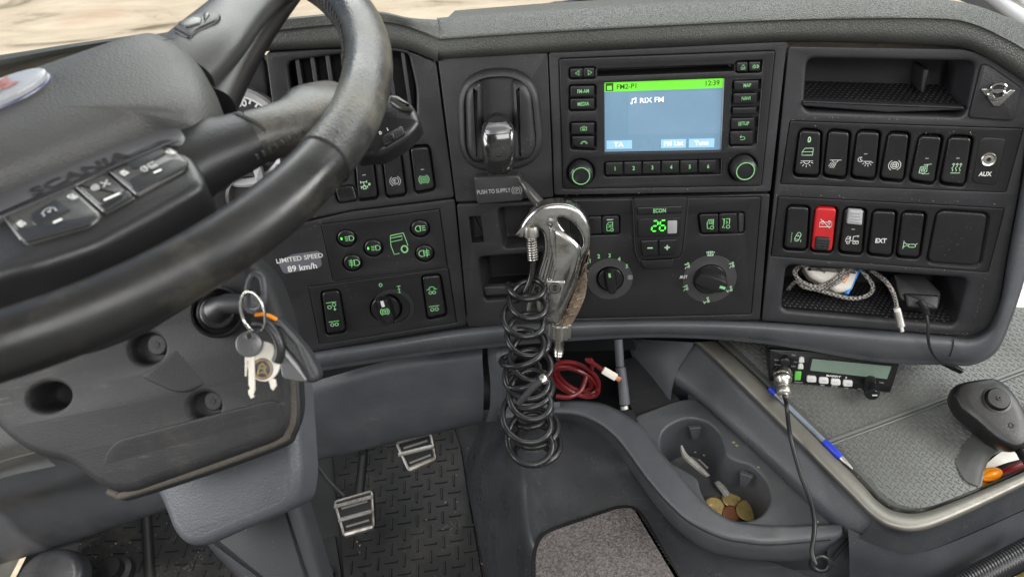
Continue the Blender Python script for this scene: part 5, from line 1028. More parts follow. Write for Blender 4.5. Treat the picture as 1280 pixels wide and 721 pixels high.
# left knee panel
R_ = [[Yp(x, y, Y) for x, y in r] for r, Y in (([(-80, 600), (0, 578), (110, 545), (260, 480)], -.16), ([(-80, 645), (0, 619), (60, 604), (130, 580), (260, 520)], -.175), ([(-80, 665), (0, 640), (80, 618), (200, 590), (280, 560)], -.165), ([(-80, 710), (0, 680), (90, 655), (200, 625), (290, 600)], -.175), ([(-80, 725), (0, 705), (75, 682), (195, 641), (290, 612)], -.165))]
R_.append([p+V((0, .05, .0)) for p in R_[-1]])
kl = thing('knee_panel', 'slate grey lower dash panel at the driver side left of the steering column', 'panel', loc=Yp(100, 640, -.17), group='lower dash panels')
MB().surf(R_, 'bluem', 50, 5).build('panel_skin', kl)
MB().surf([[Yp(-80, 560, -.21), Yp(0, 532, -.21), Yp(60, 515, -.21)], [Yp(-80, 590, -.222), Yp(0, 560, -.222), Yp(60, 545, -.222)], [Yp(-80, 606, -.215), Yp(0, 576, -.215), Yp(60, 560, -.215)]], 'rail', 20, 5).build('trim_rail', kl)
MB().surf([[Yp(-80, 606, -.212), Yp(0, 578, -.212), Yp(60, 562, -.212)], [Yp(-80, 618, -.20), Yp(0, 589, -.20), Yp(60, 573, -.20)], [Yp(-80, 628, -.205), Yp(0, 598, -.205), Yp(70, 582, -.205)]], 'rail', 20, 5).build('trim_rail', kl)
ls = thing('floor_lever', 'grey rounded plastic end below the driver side panel in the bottom left corner', 'lever', loc=G(40, 700, -.45))
MB().slab(Fr(G(58, 722, -.64), (1, .1, 0), (0, -.3, .95)), [(.0+.055*math.cos(a), .0+.045*math.sin(a)) for a in [i*math.pi/20 for i in range(40)]], -.03, .0, 'console', bev=.012, seg=5).build('lever_end', ls)
# cab floor and mats
FZ = -.75
o = MB().slab(HZ, [(-1.1, -1.4), (1.3, -1.4), (1.3, .33), (-1.1, .33)], FZ-.02, FZ-.004, 'void', bev=0).build('cab_floor'); o['kind'] = 'structure'
def inpoly(x, y, P_):
    c = False; n = len(P_)
    for i in range(n):
        (x1, y1), (x2, y2) = P_[i-1], P_[i]
        if (y1 > y) != (y2 > y) and x < (x2-x1)*(y-y1)/(y2-y1)+x1: c = not c
    return c
def tread(mb, F, poly, z, pitch, L_, w_, h, m, ang=0, marg=0):
    P2 = inset(ccw(poly), marg) if marg else ccw(poly); us = [p[0] for p in P2]; vs = [p[1] for p in P2]; ca, sa = math.cos(ang), math.sin(ang)
    R2 = max(max(us)-min(us), max(vs)-min(vs)); cu, cv_ = (max(us)+min(us))/2, (max(vs)+min(vs))/2; n = int(R2/pitch)+2
    for j in range(-n, n):
        for i in range(-n, n):
            a, b = i*pitch, j*pitch; x, y = cu+a*ca-b*sa, cv_+a*sa+b*ca
            if not inpoly(x, y, P2): continue
            t = ang+(0 if (i+j) % 2 else math.pi/2); c, s = math.cos(t), math.sin(t); pr = []
            for (k, zz) in ((1, 0), (.72, h)):
                lx, wy = L_/2*(1 if k == 1 else .9), w_/2*k*(1 if k == 1 else .75)
                pr.append([F.W(x+q*lx*c-r*wy*s, y+q*lx*s+r*wy*c, z+zz) for q, r in ((-1, -1), (1, -1), (1, 1), (-1, 1))])
            mb.rings(pr, m)
fm = thing('floor_mat', 'dirty black rubber floor mat with raised bar tread under the two pedals', 'floor mat', loc=G(520, 650, FZ), group='rubber floor mats')
mp_ = [(x, y) for x, y in [tuple(G(*p, FZ)[:2]) for p in ((415, 560), (470, 510), (560, 510), (577, 560), (590, 640), (606, 735), (432, 735))]]
mb = MB().slab(HZ, mp_, FZ-.003, FZ+.008, 'floor', bev=.003); tread(mb, HZ, mp_, FZ+.008, .0225, .0225, .0045, .002, 'floor', rad(8), .008); mb.build('mat_sheet', fm)
MB().slab(HZ, [tuple(G(*p, FZ)[:2]) for p in ((360, 690), (420, 670), (430, 735), (360, 735))], FZ-.002, FZ+.004, 'floor', bev=.002).build('mat_border', fm)
bx = G(409, 716, FZ+.01); MB().lathe(Fr(bx, (1, 0, 0), (0, 0, 1)), [(.012, -.006), (.012, .004), (.009, .006), (.006, .002), (.0001, .002)], 'fascia', 24).build('mat_stud', fm)
dm = thing('floor_mat', 'grey rubber floor mat with raised bar tread left of the steering column', 'floor mat', loc=G(200, 700, FZ), group='rubber floor mats')
mp2 = [tuple(G(*p, FZ)[:2]) for p in ((92, 735), (98, 690), (112, 655), (170, 590), (300, 560), (330, 735))]
mb = MB().slab(HZ, mp2, FZ-.003, FZ+.008, 'floor', bev=.003); tread(mb, HZ, mp2, FZ+.008, .0240, .0235, .0045, .0022, 'floor', rad(2), .008)
g1, g2 = G(188, 735, FZ+.01), G(180, 590, FZ+.01); mb.tube([g1, g2], .009, 'floor', 10); mb.build('mat_sheet', dm)
c = G(143, 716, FZ+.015); MB().lathe(Fr(c, (1, 0, 0), (0, 0, 1)), [(.034, -.01), (.030, .004), (.022, .008), (.019, .022), (.0001, .024)], 'floor', 32).build('mat_knob', dm)
# sawdust specks
sp = MB()
for (x, y) in [(597, 640), (599, 655), (602, 668), (604, 685), (601, 662), (598, 648), (603, 700), (571, 594), (585, 560), (600, 676), (148, 700), (152, 705), (138, 688), (140, 693), (134, 700), (60, 715)]+[(random.gauss(600, 2), random.uniform(630, 715)) for _ in range(14)]+[(random.uniform(440, 600), random.uniform(590, 720)) for _ in range(18)]+[(random.uniform(100, 260), random.uniform(650, 720)) for _ in range(22)]:
    p = G(x, y, FZ+.012); r = random.uniform(.0008, .0022); a = random.random()*3; sp.add([p+V((r*math.cos(a), r*math.sin(a), 0)), p+V((-r*.3*math.sin(a), r*.3, .0004)), p-V((r*math.cos(a), r*math.sin(a), 0)), p+V((r*.3, -r*.3, .0006))], [[0, 1, 2, 3]], 'dirt')
o = sp.build('sawdust'); o['kind'] = 'stuff'
def pedal(label, q, bars, dist):
    cx = sum(a for a, b in q)/len(q); cy = sum(b for a, b in q)/len(q); F = Fr(D(cx, cy, dist), V((1, .06, 0)), V((.05, -.55, .83)))
    t = thing('pedal', label, 'pedal', F, group='pedals over the floor mat')
    o = MB().slab(F, rnd(F.poly(q), .007), -.012, -.001, 'void', bev=.002).build('rubber_pad', t)
    fr = MB(); pl = rnd(F.poly(q), .007); n = len(pl)
    fr.tube([F.W(x, y, .0) for x, y in inset(pl, .0015)], .0026, 'pedal', 8, closed=True)
    fr.tube([F.P(q[3][0]+(q[2][0]-q[3][0])*k, q[3][1]+(q[2][1]-q[3][1])*k-2.5, .001) for k in (.05, .5, .95)], .0050, 'pedal', 8)
    for a, b in bars: fr.tube([F.P(*a, .001), F.P(*b, .001)], .0040, 'pedal', 8, flat=.5)
    fr.build('metal_frame', t); gd = MB()
    for k in (.25, .75): 
        a, b = lerpq(q, .15, k), lerpq(q, .85, k); gd.tube([F.P(*a, .0), F.P(*b, .0)], .002, 'rubber', 6)
    gd.build('grip_bar', t); MB().tube([F.W(0, .01, -.01), F.W(.0, .09, -.06), F.W(0, .2, -.02)], .008, 'void', 10).build('pedal_arm', t)
pedal('accelerator pedal with bright metal frame, upper of the two pedals', [(494, 553), (539, 540), (546, 575), (511, 590)], [((498, 568), (542.5, 557))], 1.12)
pedal('brake pedal with bright metal frame and two crossbars, lower of the two pedals', [(417, 626), (466, 612), (468.5, 660), (430, 671)], [((418, 633), (466, 620)), ((423, 650), (467, 638))], 1.17)
MB().tube([D(395, 580, 1.2), D(410, 600, 1.2), D(430, 620, 1.2)], .003, 'fascia', 8).build('cable_stub', fm)

# ------------------------------------------------------------------ centre console
cs = thing('centre_console', 'slate grey centre console with raised rim around a low tray and two cup holes', 'console', loc=G(780, 600, -.40))
zr = -.345
oe = [(625, 506), (697, 502), (734, 502), (763, 509), (799, 532), (827, 567), (876, 624), (909, 648), (941, 655), (986, 657), (1034, 655), (1052, 655)]
ie = [(625, 524), (693, 517), (732, 522), (768, 545), (808, 597), (834, 627), (862, 652), (901, 671), (930, 677), (966, 680), (1039, 674), (1053, 668)]
we = [(625, 535), (693, 523), (735, 531), (765, 551), (797, 594), (824, 632), (851, 661), (885, 684), (918, 693), (955, 697), (1006, 697), (1043, 681)]
MB().surf([[G(x+1, y-1, zr-.03) for x, y in oe], [G(x, y, zr-.003) for x, y in oe], [G(x*.75+a*.25, y*.75+b*.25, zr+.001) for (x, y), (a, b) in zip(oe, ie)], [G(x*.3+a*.7, y*.3+b*.7, zr) for (x, y), (a, b) in zip(oe, ie)], [G(x, y, zr-.004) for x, y in ie],
           [G(x*.5+a*.5, y*.5+b*.5, zr-.015) for (x, y), (a, b) in zip(ie, we)], [G(x, y, zr-.036) for x, y in we], [G(x-2, y+3, zr-.055) for x, y in we]], 'blue', 110, 4).build('rim', cs, sharp=70)
MB().tube([G(x-.8, y+.6, zr-.0035) for x, y in [tuple(p) for p in catm([V(p) for p in ie[:-1]], 60)]], .0007, 'void', 6).build('rim_groove', cs)
# inner tray surface, dropping to the footwell on the left
rows = []; 
for (y, xl, xr) in ((517, 598, 745), (540, 596, 775), (570, 584, 805), (600, 583, 830), (640, 590, 865), (680, 598, 905), (720, 606, 1010), (760, 612, 1040), (800, 618, 1060)):
    r = []
    for k in range(41):
        s = (k/40)**1.4; x = xl+(xr-xl)*s; dpx = x-xl
        e_ = min(1, max(0, dpx/78)); z = FZ+(-.398-FZ)*(math.sin(e_*math.pi/2)**.62 if e_ > 0 else 0)
        wv_ = min(1, max(0, (dpx-60)/30)); z -= .012*(1/(1+math.exp(-(y-(640-(x-600)*.28))/9)))*wv_
        r.append(G(x, y, z))
    rows.append(r)
MB().surf(rows, 'console', 160, 6).build('tray_floor', cs, sharp=80)
# cup holder deck
zd = -.362
cupo = [(826, 556), (829, 540), (842, 529), (862, 523), (884, 528), (898, 540), (905, 556), (908, 568), (920, 576), (940, 583), (957, 600), (963, 620), (958, 636), (945, 647), (925, 650), (903, 644), (886, 630), (876, 612), (872, 598), (858, 588), (840, 578), (830, 569)]
cup = [tuple(p) for p in catm([V(tuple(G(*p, zd)[:2])) for p in cupo], 90, closed=True)]
HD = Fr((0, 0, 0), (1, 0, 0), (0, 0, 1))
dk = [tuple(G(*p, zd)[:2]) for p in ((792, 520), (846, 500), (866, 497), (888, 505), (1062, 664), (1050, 672), (930, 668), (880, 640), (820, 575))]
MB().plate(HD, rnd(dk, .008), [(cup, .075, True, .004, .009)], zd, zd-.09, 'blue', bev=.003).build('cup_holder', cs, sharp=50)
def tab(x, y, ang):
    c = G(x, y, zd-.012); F = Fr(c, (math.cos(ang), math.sin(ang), 0), (-math.sin(ang)*-1*0+math.sin(ang), -math.cos(ang), .35)); return MB().slab(F, rnd([(-.008, .006), (.008, .006), (.004, -.014), (-.004, -.014)], .002), -.004, .002, 'blue', bev=.0015).build('cup_tab', cs)
tab(869, 538, rad(5)); tab(932, 597, rad(-25))
# carpet inset
F4 = Fr((0, 0, -.409), (1, 0, 0), (0, 0, 1)); cpx = [(663, 800), (664, 690), (672, 668), (690, 658), (772, 630), (792, 630), (804, 640), (848, 715), (900, 800)]
cp_ = rnd([tuple(G(*p, -.398)[:2]) for p in cpx], .010)
cm_ = thing('carpet_inset', 'brown grey carpet piece with stitched black edge in the console tray', 'carpet', loc=G(750, 690, -.405))
sm = MB().slab(HZ, cp_, -.418, -.3985, 'void', bev=.002); MB().slab(HZ, inset(cp_, .005), -.410, -.3965, 'carpet', bev=.0015).build('carpet_pile', cm_)
ci = inset(cp_, .0035)
acc = 0
for i in range(len(ci)):
    a, b = V(ci[i-1]), V(ci[i]); L_ = (b-a).length; n = int(L_/.0045)
    for j in range(n):
        p = a+(b-a)*((j+.5)/n); d = (b-a).normalized(); q = V((-d.y, d.x)); sm.tube([HZ.W(*(p-q*.0012), -.398), HZ.W(*(p+q*.0022+d*.001), -.3962)], .0006, 'fasciag', 5)
sm.build('carpet_border', cm_)
# right end of the console: seams and front face
MB().surf([[G(x, y, z) for x, y in ((1030, 655), (1060, 652), (1100, 668), (1180, 672), (1300, 625))] for z in (-.362,)]+[[G(1034, 690, -.39), G(1064, 690, -.39), G(1110, 712, -.40), G(1190, 706, -.40), G(1300, 660, -.40)], [G(1030, 760, -.50), G(1064, 760, -.50), G(1110, 790, -.5), G(1190, 780, -.5), G(1300, 730, -.5)]], 'blue', 50, 5).build('end_face', cs)
MB().tube([G(1040, 699, -.388), G(1056, 680, -.373), G(1072, 661, -.360)], .0022, 'void', 8).build('gap', cs)

# ------------------------------------------------------------------ passenger tray with satin trim
ZT = -.305
tr = thing('passenger_tray', 'passenger side tray with patterned rubber mat and satin metal trim', 'tray', loc=G(1100, 540, ZT))
to = [(868, 428), (905, 462), (1000, 556), (1060, 616), (1090, 646), (1115, 661), (1150, 664), (1200, 646), (1290, 603), (1360, 570)]
ti = [(893, 426), (934, 462), (1026, 552), (1076, 604), (1096, 626), (1118, 639), (1150, 641), (1200, 624), (1284, 588), (1340, 560)]
MB().surf([[G(x, y, ZT-.012) for x, y in to], [G(x, y-1, ZT-.002) for x, y in to], [G(x*.72+a*.28, y*.72+b*.28, ZT+.003) for (x, y), (a, b) in zip(to, ti)], [G(x*.3+a*.7, y*.3+b*.7, ZT+.003) for (x, y), (a, b) in zip(to, ti)], [G(x, y, ZT-.001) for x, y in ti], [G(x+.5, y-.5, ZT-.01) for x, y in ti]], 'silver', 110, 4).build('metal_trim', tr, sharp=70)
tj = [(897, 427), (936, 462), (1028, 552), (1078, 603), (1098, 624), (1119, 636), (1150, 638), (1200, 621), (1284, 585), (1340, 557)]
MB().surf([[G(x, y, ZT-.008) for x, y in ti], [G(x*.5+a*.5, y*.5+b*.5, ZT-.012) for (x, y), (a, b) in zip(ti, tj)], [G(x, y, ZT-.008) for x, y in tj], [G(x+3, y-3, ZT-.004) for x, y in tj], [G(x+9, y-5, ZT-.006) for x, y in tj]], 'rubbers', 90, 3).build('channel', tr)
mpx = [(902, 428), (939, 462), (1033, 554), (1084, 608), (1102, 626), (1121, 636), (1150, 638), (1200, 621), (1227, 610), (1231, 590), (1232, 578), (1240, 566), (1300, 545), (1400, 500), (1400, 395), (1240, 380), (900, 395)]
mt_ = rnd([tuple(G(*p, ZT-.006)[:2]) for p in mpx], .004, 3); mb = MB().slab(HZ, mt_, ZT-.014, ZT-.006, 'rubber', bev=.0015)
tread(mb, HZ, mt_, ZT-.006, .0056, .0062, .0018, .0008, 'rubber', rad(42), .002)
a, b = G(1034, 552, ZT-.004), G(1300, 453, ZT-.004); mb.tube([a.lerp(b, t_/8) for t_ in range(9)], .0022, 'rubber', 8, flat=.7); mb.tube([p+V((.002, -.004, 0)) for p in (a, b)], .0012, 'rubber', 8); mb.build('rubber_mat', tr)
# hump around the hand hole
hum = catm([G(1180, 533, ZT), G(1200, 560, ZT), G(1190, 596, ZT)], 3)
MB().surf([[G(1192, 572, ZT-.0065), G(1203, 552, ZT-.0065), G(1225, 534, ZT-.0065), G(1260, 512, ZT-.006), G(1310, 500, ZT-.006)], [G(1197, 584, ZT-.0045), G(1209, 560, ZT-.0035), G(1229, 542, ZT-.002), G(1262, 528, ZT-.0005), G(1310, 518, ZT-.001)],
          [G(1207, 600, ZT-.004), G(1216, 575, ZT-.001), G(1232, 557, ZT+.001), G(1265, 544, ZT+.000), G(1310, 532, ZT+.000)], [G(1225, 608, ZT-.006), G(1230, 585, ZT-.004), G(1241, 567, ZT-.004), G(1268, 556, ZT-.004), G(1310, 546, ZT-.004)], [G(1226, 608, ZT-.03), G(1231, 586, ZT-.03), G(1242, 568, ZT-.03), G(1268, 557, ZT-.03), G(1310, 547, ZT-.03)]], 'rubbers', 40, 5).build('hand_hole_lip', tr)
MB().slab(HZ, [tuple(G(*p, ZT-.05)[:2]) for p in ((1200, 640), (1215, 560), (1400, 500), (1400, 560))], ZT-.06, ZT-.05, 'void', bev=0).build('compartment_floor', tr)
# walls below the trim
MB().surf([[G(x+1, y, ZT-.006) for x, y in to[:6]], [G(x-3, y+3, ZT-.018) for x, y in to[:6]], [G(845, 468, -.345), G(880, 500, -.345), G(960, 572, -.345), G(1020, 628, -.345), G(1058, 660, -.345), G(1080, 672, -.345)], [G(835, 480, -.366), G(878, 503, -.366), G(950, 572, -.366), G(1010, 630, -.366), G(1048, 664, -.366), G(1064, 674, -.366)]], 'blue', 60, 5).build('side_wall', tr)
MB().surf([[G(800, 424, -.32), G(868, 428, -.315)], [G(785, 428, -.36), G(845, 468, -.345)], [G(800, 470, -.39), G(838, 500, -.368)]], 'blue', 12, 5).build('side_wall', tr)
MB().surf([[G(x, y, ZT-.006) for x, y in to[4:]], [G(1088, 656, ZT-.014), G(1116, 668, ZT-.014), G(1150, 672, ZT-.014), G(1200, 654, ZT-.014), G(1290, 611, ZT-.014), G(1360, 578, ZT-.014)], [G(1074, 672, ZT-.034), G(1116, 688, ZT-.03), G(1150, 690, ZT-.03), G(1200, 672, ZT-.03), G(1290, 632, ZT-.03), G(1360, 600, ZT-.03)]], 'console', 40, 4).build('front_band', tr)
MB().surf([[G(1060, 660, ZT-.035), G(1118, 687, ZT-.034), G(1150, 690, ZT-.034), G(1200, 673, ZT-.034), G(1290, 633, ZT-.034), G(1360, 601, ZT-.034)], [G(1062, 700, -.37), G(1110, 715, -.37), G(1165, 716, -.37), G(1220, 694, -.37), G(1300, 656, -.37), G(1360, 620, -.37)], [G(1062, 760, -.45), G(1105, 760, -.45), G(1160, 740, -.42), G(1225, 712, -.41), G(1300, 676, -.41), G(1360, 640, -.41)], [G(1062, 800, -.5), G(1105, 800, -.5), G(1165, 770, -.5), G(1230, 728, -.48), G(1300, 690, -.48), G(1360, 655, -.48)]], 'bluem', 50, 5).build('front_face', tr)
# items in the hand hole
o = thing('paper_sheet', 'folded white paper sheet lying in the tray hole above the red strip', 'paper', loc=G(1260, 562, ZT-.02))
MB().surf([[G(1232, 580, ZT-.018), G(1260, 560, ZT-.010), G(1310, 545, ZT-.010)], [G(1232, 588, ZT-.022), G(1262, 577, ZT-.014), G(1310, 566, ZT-.014)]], 'paper', 16, 4).build('sheet', o)
o = MB().tube([G(1243, 596, ZT-.020), G(1262, 588, ZT-.014), G(1310, 570, ZT-.012)], [.003, .005, .006], 'redc', 10, flat=.5).build('red_strap'); o['label'] = 'red strap end in the tray hole beside the orange lens'; o['category'] = 'strap'
ol = thing('orange_lens', 'small orange plastic lens lying in the tray hole', 'lens', loc=G(1237, 592, ZT-.02))
FO = Fr(G(1238, 593, ZT-.016), (1, .3, 0), (0, -.3, .95)); MB().slab(FO, [(.0135*math.cos(a), .0075*math.sin(a)) for a in [i*math.pi/16 for i in range(32)]], -.006, .003, 'orange', bev=.003, seg=4, dome=.003).build('lens', ol)
MB().slab(FO, rnd([(-.014, -.010), (.006, -.008), (.012, -.003), (-.014, -.004)], .001), -.008, -.002, 'orange', bev=.001).build('lens_base', ol)

# ------------------------------------------------------------------ two-way radio on the tray
ZC = ZT-.003
A, B = G(962, 475.5, ZC), G(1112, 490.5, ZC); X_ = (B-A).normalized(); Zf = X_.cross(V((0, .52, .85)).normalized()*1); Zf = Zf if Zf.y < 0 else -Zf
FB = Fr(A, X_, Zf)
Z8 = lambda x, y: (950+x/6.737, 425+y/6.737)
tw = thing('two_way_radio', 'black two-way radio with grey display and four white keys on the tray', 'two-way radio', FB.at(1040, 465))
fp = [Z8(80, 345), Z8(78, 75), Z8(420, 95), Z8(1160, 185), Z8(1178, 205), Z8(1100, 445), Z8(1010, 430)]
MB().slab(FB, rnd(FB.poly(fp), .002), -.03, 0, 'switch', bev=.0018, seg=3).build('case', tw)
tb_ = FB.poly([Z8(60, 60), Z8(1180, 175)]); 
MB().slab(FB, rnd([(tb_[0][0], tb_[0][1]-.002), (tb_[1][0], tb_[1][1]-.002), (tb_[1][0], tb_[1][1]+.010), (tb_[0][0], tb_[0][1]+.010)], .002), -.12, -.003, 'switch', bev=.002).build('case_top', tw)
MB().slab(FB, rnd(FB.poly([Z8(415, 140), Z8(1125, 205), Z8(1085, 335), Z8(400, 262)]), .002), -.001, .0008, 'void', bev=.0004).build('display_frame', tw)
MB().slab(FB, rnd(FB.poly([Z8(440, 155), Z8(1106, 218), Z8(1068, 325), Z8(420, 252)]), .001), 0, .0013, 'lcdgrey', bev=.0003).build('display', tw)
for x, y in ((434, 328), (537, 340), (638, 353), (740, 364)):
    o = MB().slab(FB, quad(FB, [Z8(x-38, y-30), Z8(x+40, y-24), Z8(x+40, y+28), Z8(x-42, y+24)], .002, .0022), -.001, .0030, 'grey' if 0 else 'white', bev=.001).build('key', tw)
    letter(FB, {434: 'A', 537: 'MENU', 638: 'FUNC', 740: 'DIM'}[x], *Z8(x+3, y+4), 1.6, 'whiteg', .0032, o, 0, .9)
for x, y, s in ((348, 162, -1), (340, 216, 1)):
    o = MB().slab(FB, rnd(FB.poly([Z8(x-24, y+22), Z8(x-18, y-18), Z8(x, y-28), Z8(x+22, y-18), Z8(x+24, y+22)]), .001), -.001, .0028, 'white', bev=.0008).build('key', tw)
MB().slab(FB, quad(FB, [Z8(295, 262), Z8(350, 264), Z8(340, 338), Z8(288, 334)], .002, .0012), -.001, .0032, 'green', bev=.0008).build('key', tw)
letter(FB, 'BARRY', *Z8(620, 303), 2.5, 'white', .0014, tw, .04, 1.75); letter(FB, 'II', *Z8(726, 315), 2.5, 'white', .0014, tw, .03, 1.2)
for tx, x, y in (('SCAN', 152, 208), ('SQL', 285, 126), ('DW', 140, 168), ('CH', 300, 184), ('LOC', 282, 220), ('ON/OFF', 325, 356), ('EMG', 525, 380), ('MUTE', 626, 390), ('LCR', 726, 403), ('MIC', 842, 411), ('VOL', 1024, 358)):
    letter(FB, tx, *Z8(x, y), 2.0, 'whiteg', .0006, tw, .02, 1.1)
def lathe_along(A, B, prof, m, nm, par, n=28, up=V((0, 0, 1))):
    ax = (B-A).normalized(); F = Fr(A, ax.cross(up), ax); L_ = (B-A).length; return MB().lathe(F, [(r, t_*L_) for r, t_ in prof], m, n, cap0=True).build(nm, par)
kA, kB = FB.P(*Z8(925, 345), 0), FB.P(*Z8(945, 462), .026)
o = lathe_along(kA, kB, [(.0078, 0), (.0078, .3), (.0076, .95), (.0068, 1.0), (.0001, 1.0)], 'switch', 'volume_knob', tw)
ax = (kB-kA).normalized(); Fkk = Fr(kB, ax.cross(V((0, 0, 1))), ax); MB().stroke(Fkk, [[(0, .0), (.55, .55)]], .0068, 'white', 0, 0, .3, .0005, rad(150)).build('pointer_mark', o)
rbk = MB(); 
for i in range(20):
    a = i*math.pi/10; F_ = Fr(kA, ax.cross(V((0, 0, 1))), ax); rbk.tube([F_.W(.0079*math.cos(a), .0079*math.sin(a), .004), F_.W(.0077*math.cos(a), .0077*math.sin(a), (kB-kA).length*.93)], .0005, 'switch', 5)
rbk.build('knurl', o)
kA2, kB2 = FB.P(*Z8(215, 160), 0), FB.P(*Z8(212, 190), .012); lathe_along(kA2, kB2, [(.0058, 0), (.0056, .95), (.0048, 1), (.0001, 1)], 'switch', 'squelch_knob', tw)
# microphone plug (part of the lead)
ld = thing('microphone_lead', 'thin black lead with metal screw plug running down from the two-way radio', 'cable', loc=FB.P(*Z8(190, 330), .02))
pA, pB = FB.P(*Z8(188, 262), .004), D(*Z8(205, 475), .80)
pB = FB.P(*Z8(204, 475), .034)
lathe_along(pA, pB, [(.0105, 0), (.0112, .06), (.0112, .17), (.0098, .2), (.0104, .23), (.0104, .36), (.0088, .42), (.0070, .48), (.0066, .62), (.0058, .64), (.0062, .68), (.0075, .70), (.0078, .86), (.0070, .90), (.0052, .93), (.0050, 1.0)], 'steel', 'screw_plug', ld)
cab = catm([pB, D(983, 505, .80), D(988, 545, .80), D(1000, 590, .785), (D(1013, 625, .77)), D(1018, 650, .755), D(1017, 672, .745), D(1015, 690, .74), D(1020, 706, .735)], 50)
k_ = [D(1026+9*math.cos(a)*(1+.02*a), 704+9*math.sin(a), .735+.004*a/6.28) for a in [rad(170)+i*rad(20) for i in range(60)]]
MB().tube(cab[:-2]+catm([cab[-2], D(1016, 698, .737), k_[0]], 5)+k_, .0024, 'cord', 10).build('lead', ld)
# ------------------------------------------------------------------ hand microphone
FM = Fr(G(1240, 510, ZT+.035), V((1, .05, .05)), V((.0, -.30, .95)))
Zm = lambda x, y: (1160+x/3.605, 440+y/3.605)
mc = thing('hand_microphone', 'black hand microphone with round speaker boss resting at the right edge of the tray', 'microphone', FM)
mo = [tuple(p) for p in catm([V(p) for p in FM.poly([Zm(*p) for p in [(115, 200), (120, 160), (145, 138), (200, 126), (262, 118), (305, 120), (350, 150), (400, 210), (440, 290), (455, 370), (440, 425), (400, 440), (360, 428), (300, 395), (220, 325), (150, 265)]])], 80, closed=True)]
mcx = sum(p[0] for p in mo)/len(mo); mcy = sum(p[1] for p in mo)/len(mo)
MB().rings([[FM.W(mcx+(x-mcx)*q, mcy+(y-mcy)*q, z) for x, y in mo] for q, z in ((.80, -.026), (.93, -.022), (.99, -.013), (1.0, -.005), (.97, .001), (.93, .0035), (.88, .0045), (.6, .0052), (.2, .0055))], 'mic', True, True).build('mic_body', mc, sharp=60)
FM1 = FM.at(*Zm(308, 215), .005)
MB().lathe(FM1, [(.0148, -.001), (.0146, .0008), (.0125, .0012), (.0120, .0046), (.0108, .0060), (.003, .0062), (.0028, .0070), (.0012, .0070), (.0001, .0058)], 'mic', 40).build('speaker_boss', mc)
for x, y in ((268, 184), (373, 330)): MB().lathe(FM.at(*Zm(x, y), .005), [(.0030, .0), (.0029, .0006), (.0020, .0008), (.0018, -.001), (.0001, -.001)], 'void', 20).build('screw_hole', mc)
letter(FM, 'MICROPHONE', *Zm(330, 280), 2.2, 'fasciag', .0062, mc, 0, 1.1, ang=.15)
cdp = catm([FM.P(*Zm(405, 430), -.006), FM.P(*Zm(425, 452), -.008), FM.P(*Zm(440, 480), -.012), FM.P(*Zm(520, 560), -.02)], 60)
MB().tube(cdp, [.0046+.0009*(i % 3 == 0) for i in range(60)], 'cord', 12).build('ribbed_sleeve', mc)
cc = thing('spiral_cord', 'thick black spiral cord in the bottom right corner below the tray', 'cord', loc=D(1240, 708, .75))
sp_ = [D(1180+i*.62, 745-i*.30, .74) for i in range(0, 240)]; cN = []
for i in range(900):
    t_ = i/900; p = sp_[0].lerp(D(1310, 676, .74), t_); a = i*2*math.pi/24; cN.append(p+cr_*.0+ cu_*.0115*math.cos(a)+cf_*.0115*math.sin(a))
MB().tube(cN, .0029, 'hose', 8).build('cord', cc)
sh = thing('paper_scrap', 'white paper scrap with ochre print in the bottom right corner', 'paper', loc=D(1262, 716, .80))
FPp = Fr(D(1265, 718, .80), cr_, -cf_); o = MB().slab(FPp, FPp.poly([(1236, 735), (1250, 712), (1290, 705), (1290, 735)]), -.0006, 0, 'paper', bev=0).build('sheet', sh)
MB().slab(FPp, FPp.poly([(1268, 712), (1278, 708), (1290, 708), (1290, 722), (1272, 724)], .001), .0, .001, 'brass', bev=0).build('printed_patch', o)
# pens in the channel
def pen(label, a, b, z, gm, cap_m, grip):
    A, B = G(*a, z), G(*b, z); ax = (B-A); L_ = ax.length; axn = ax.normalized(); F = Fr(A, axn.cross(V((0, 0, 1))), axn); t = thing('pen', label, 'pen', loc=A, group='pens in the tray channel')
    MB().lathe(F, [(.0029, L_*.05), (.0029, L_*.70)], gm, 16, cap0=True).build('barrel', t); MB().lathe(F, [(.0033, -.002), (.0033, L_*.06), (.0026, L_*.065)], cap_m, 16, cap0=True).build('end_cap', t)
    MB().lathe(F, [(.0015, L_*.06), (.0015, L_*.69)], cap_m, 10).build('ink_tube', t) if 0 else None
    MB().lathe(F, [(.0034, L_*.67), (.0038, L_*.70), (.0038, L_*.86), (.0033, L_*.87)], grip, 16).build('grip', t)
    MB().lathe(F, [(.0033, L_*.87), (.0028, L_*.91), (.0016, L_*.97), (.0006, L_), (.0001, L_)], 'steel', 16).build('tip', t)
pen('ballpoint pen with clear barrel and blue grip in the tray channel', (964, 487), (1066, 586), ZT+.001, 'clear', 'bluep', 'bluep')
pen('dark green pen lying in the channel left of the blue one', (950, 480), (1040, 575), ZT-.007, 'teal', 'teal', 'hubb')
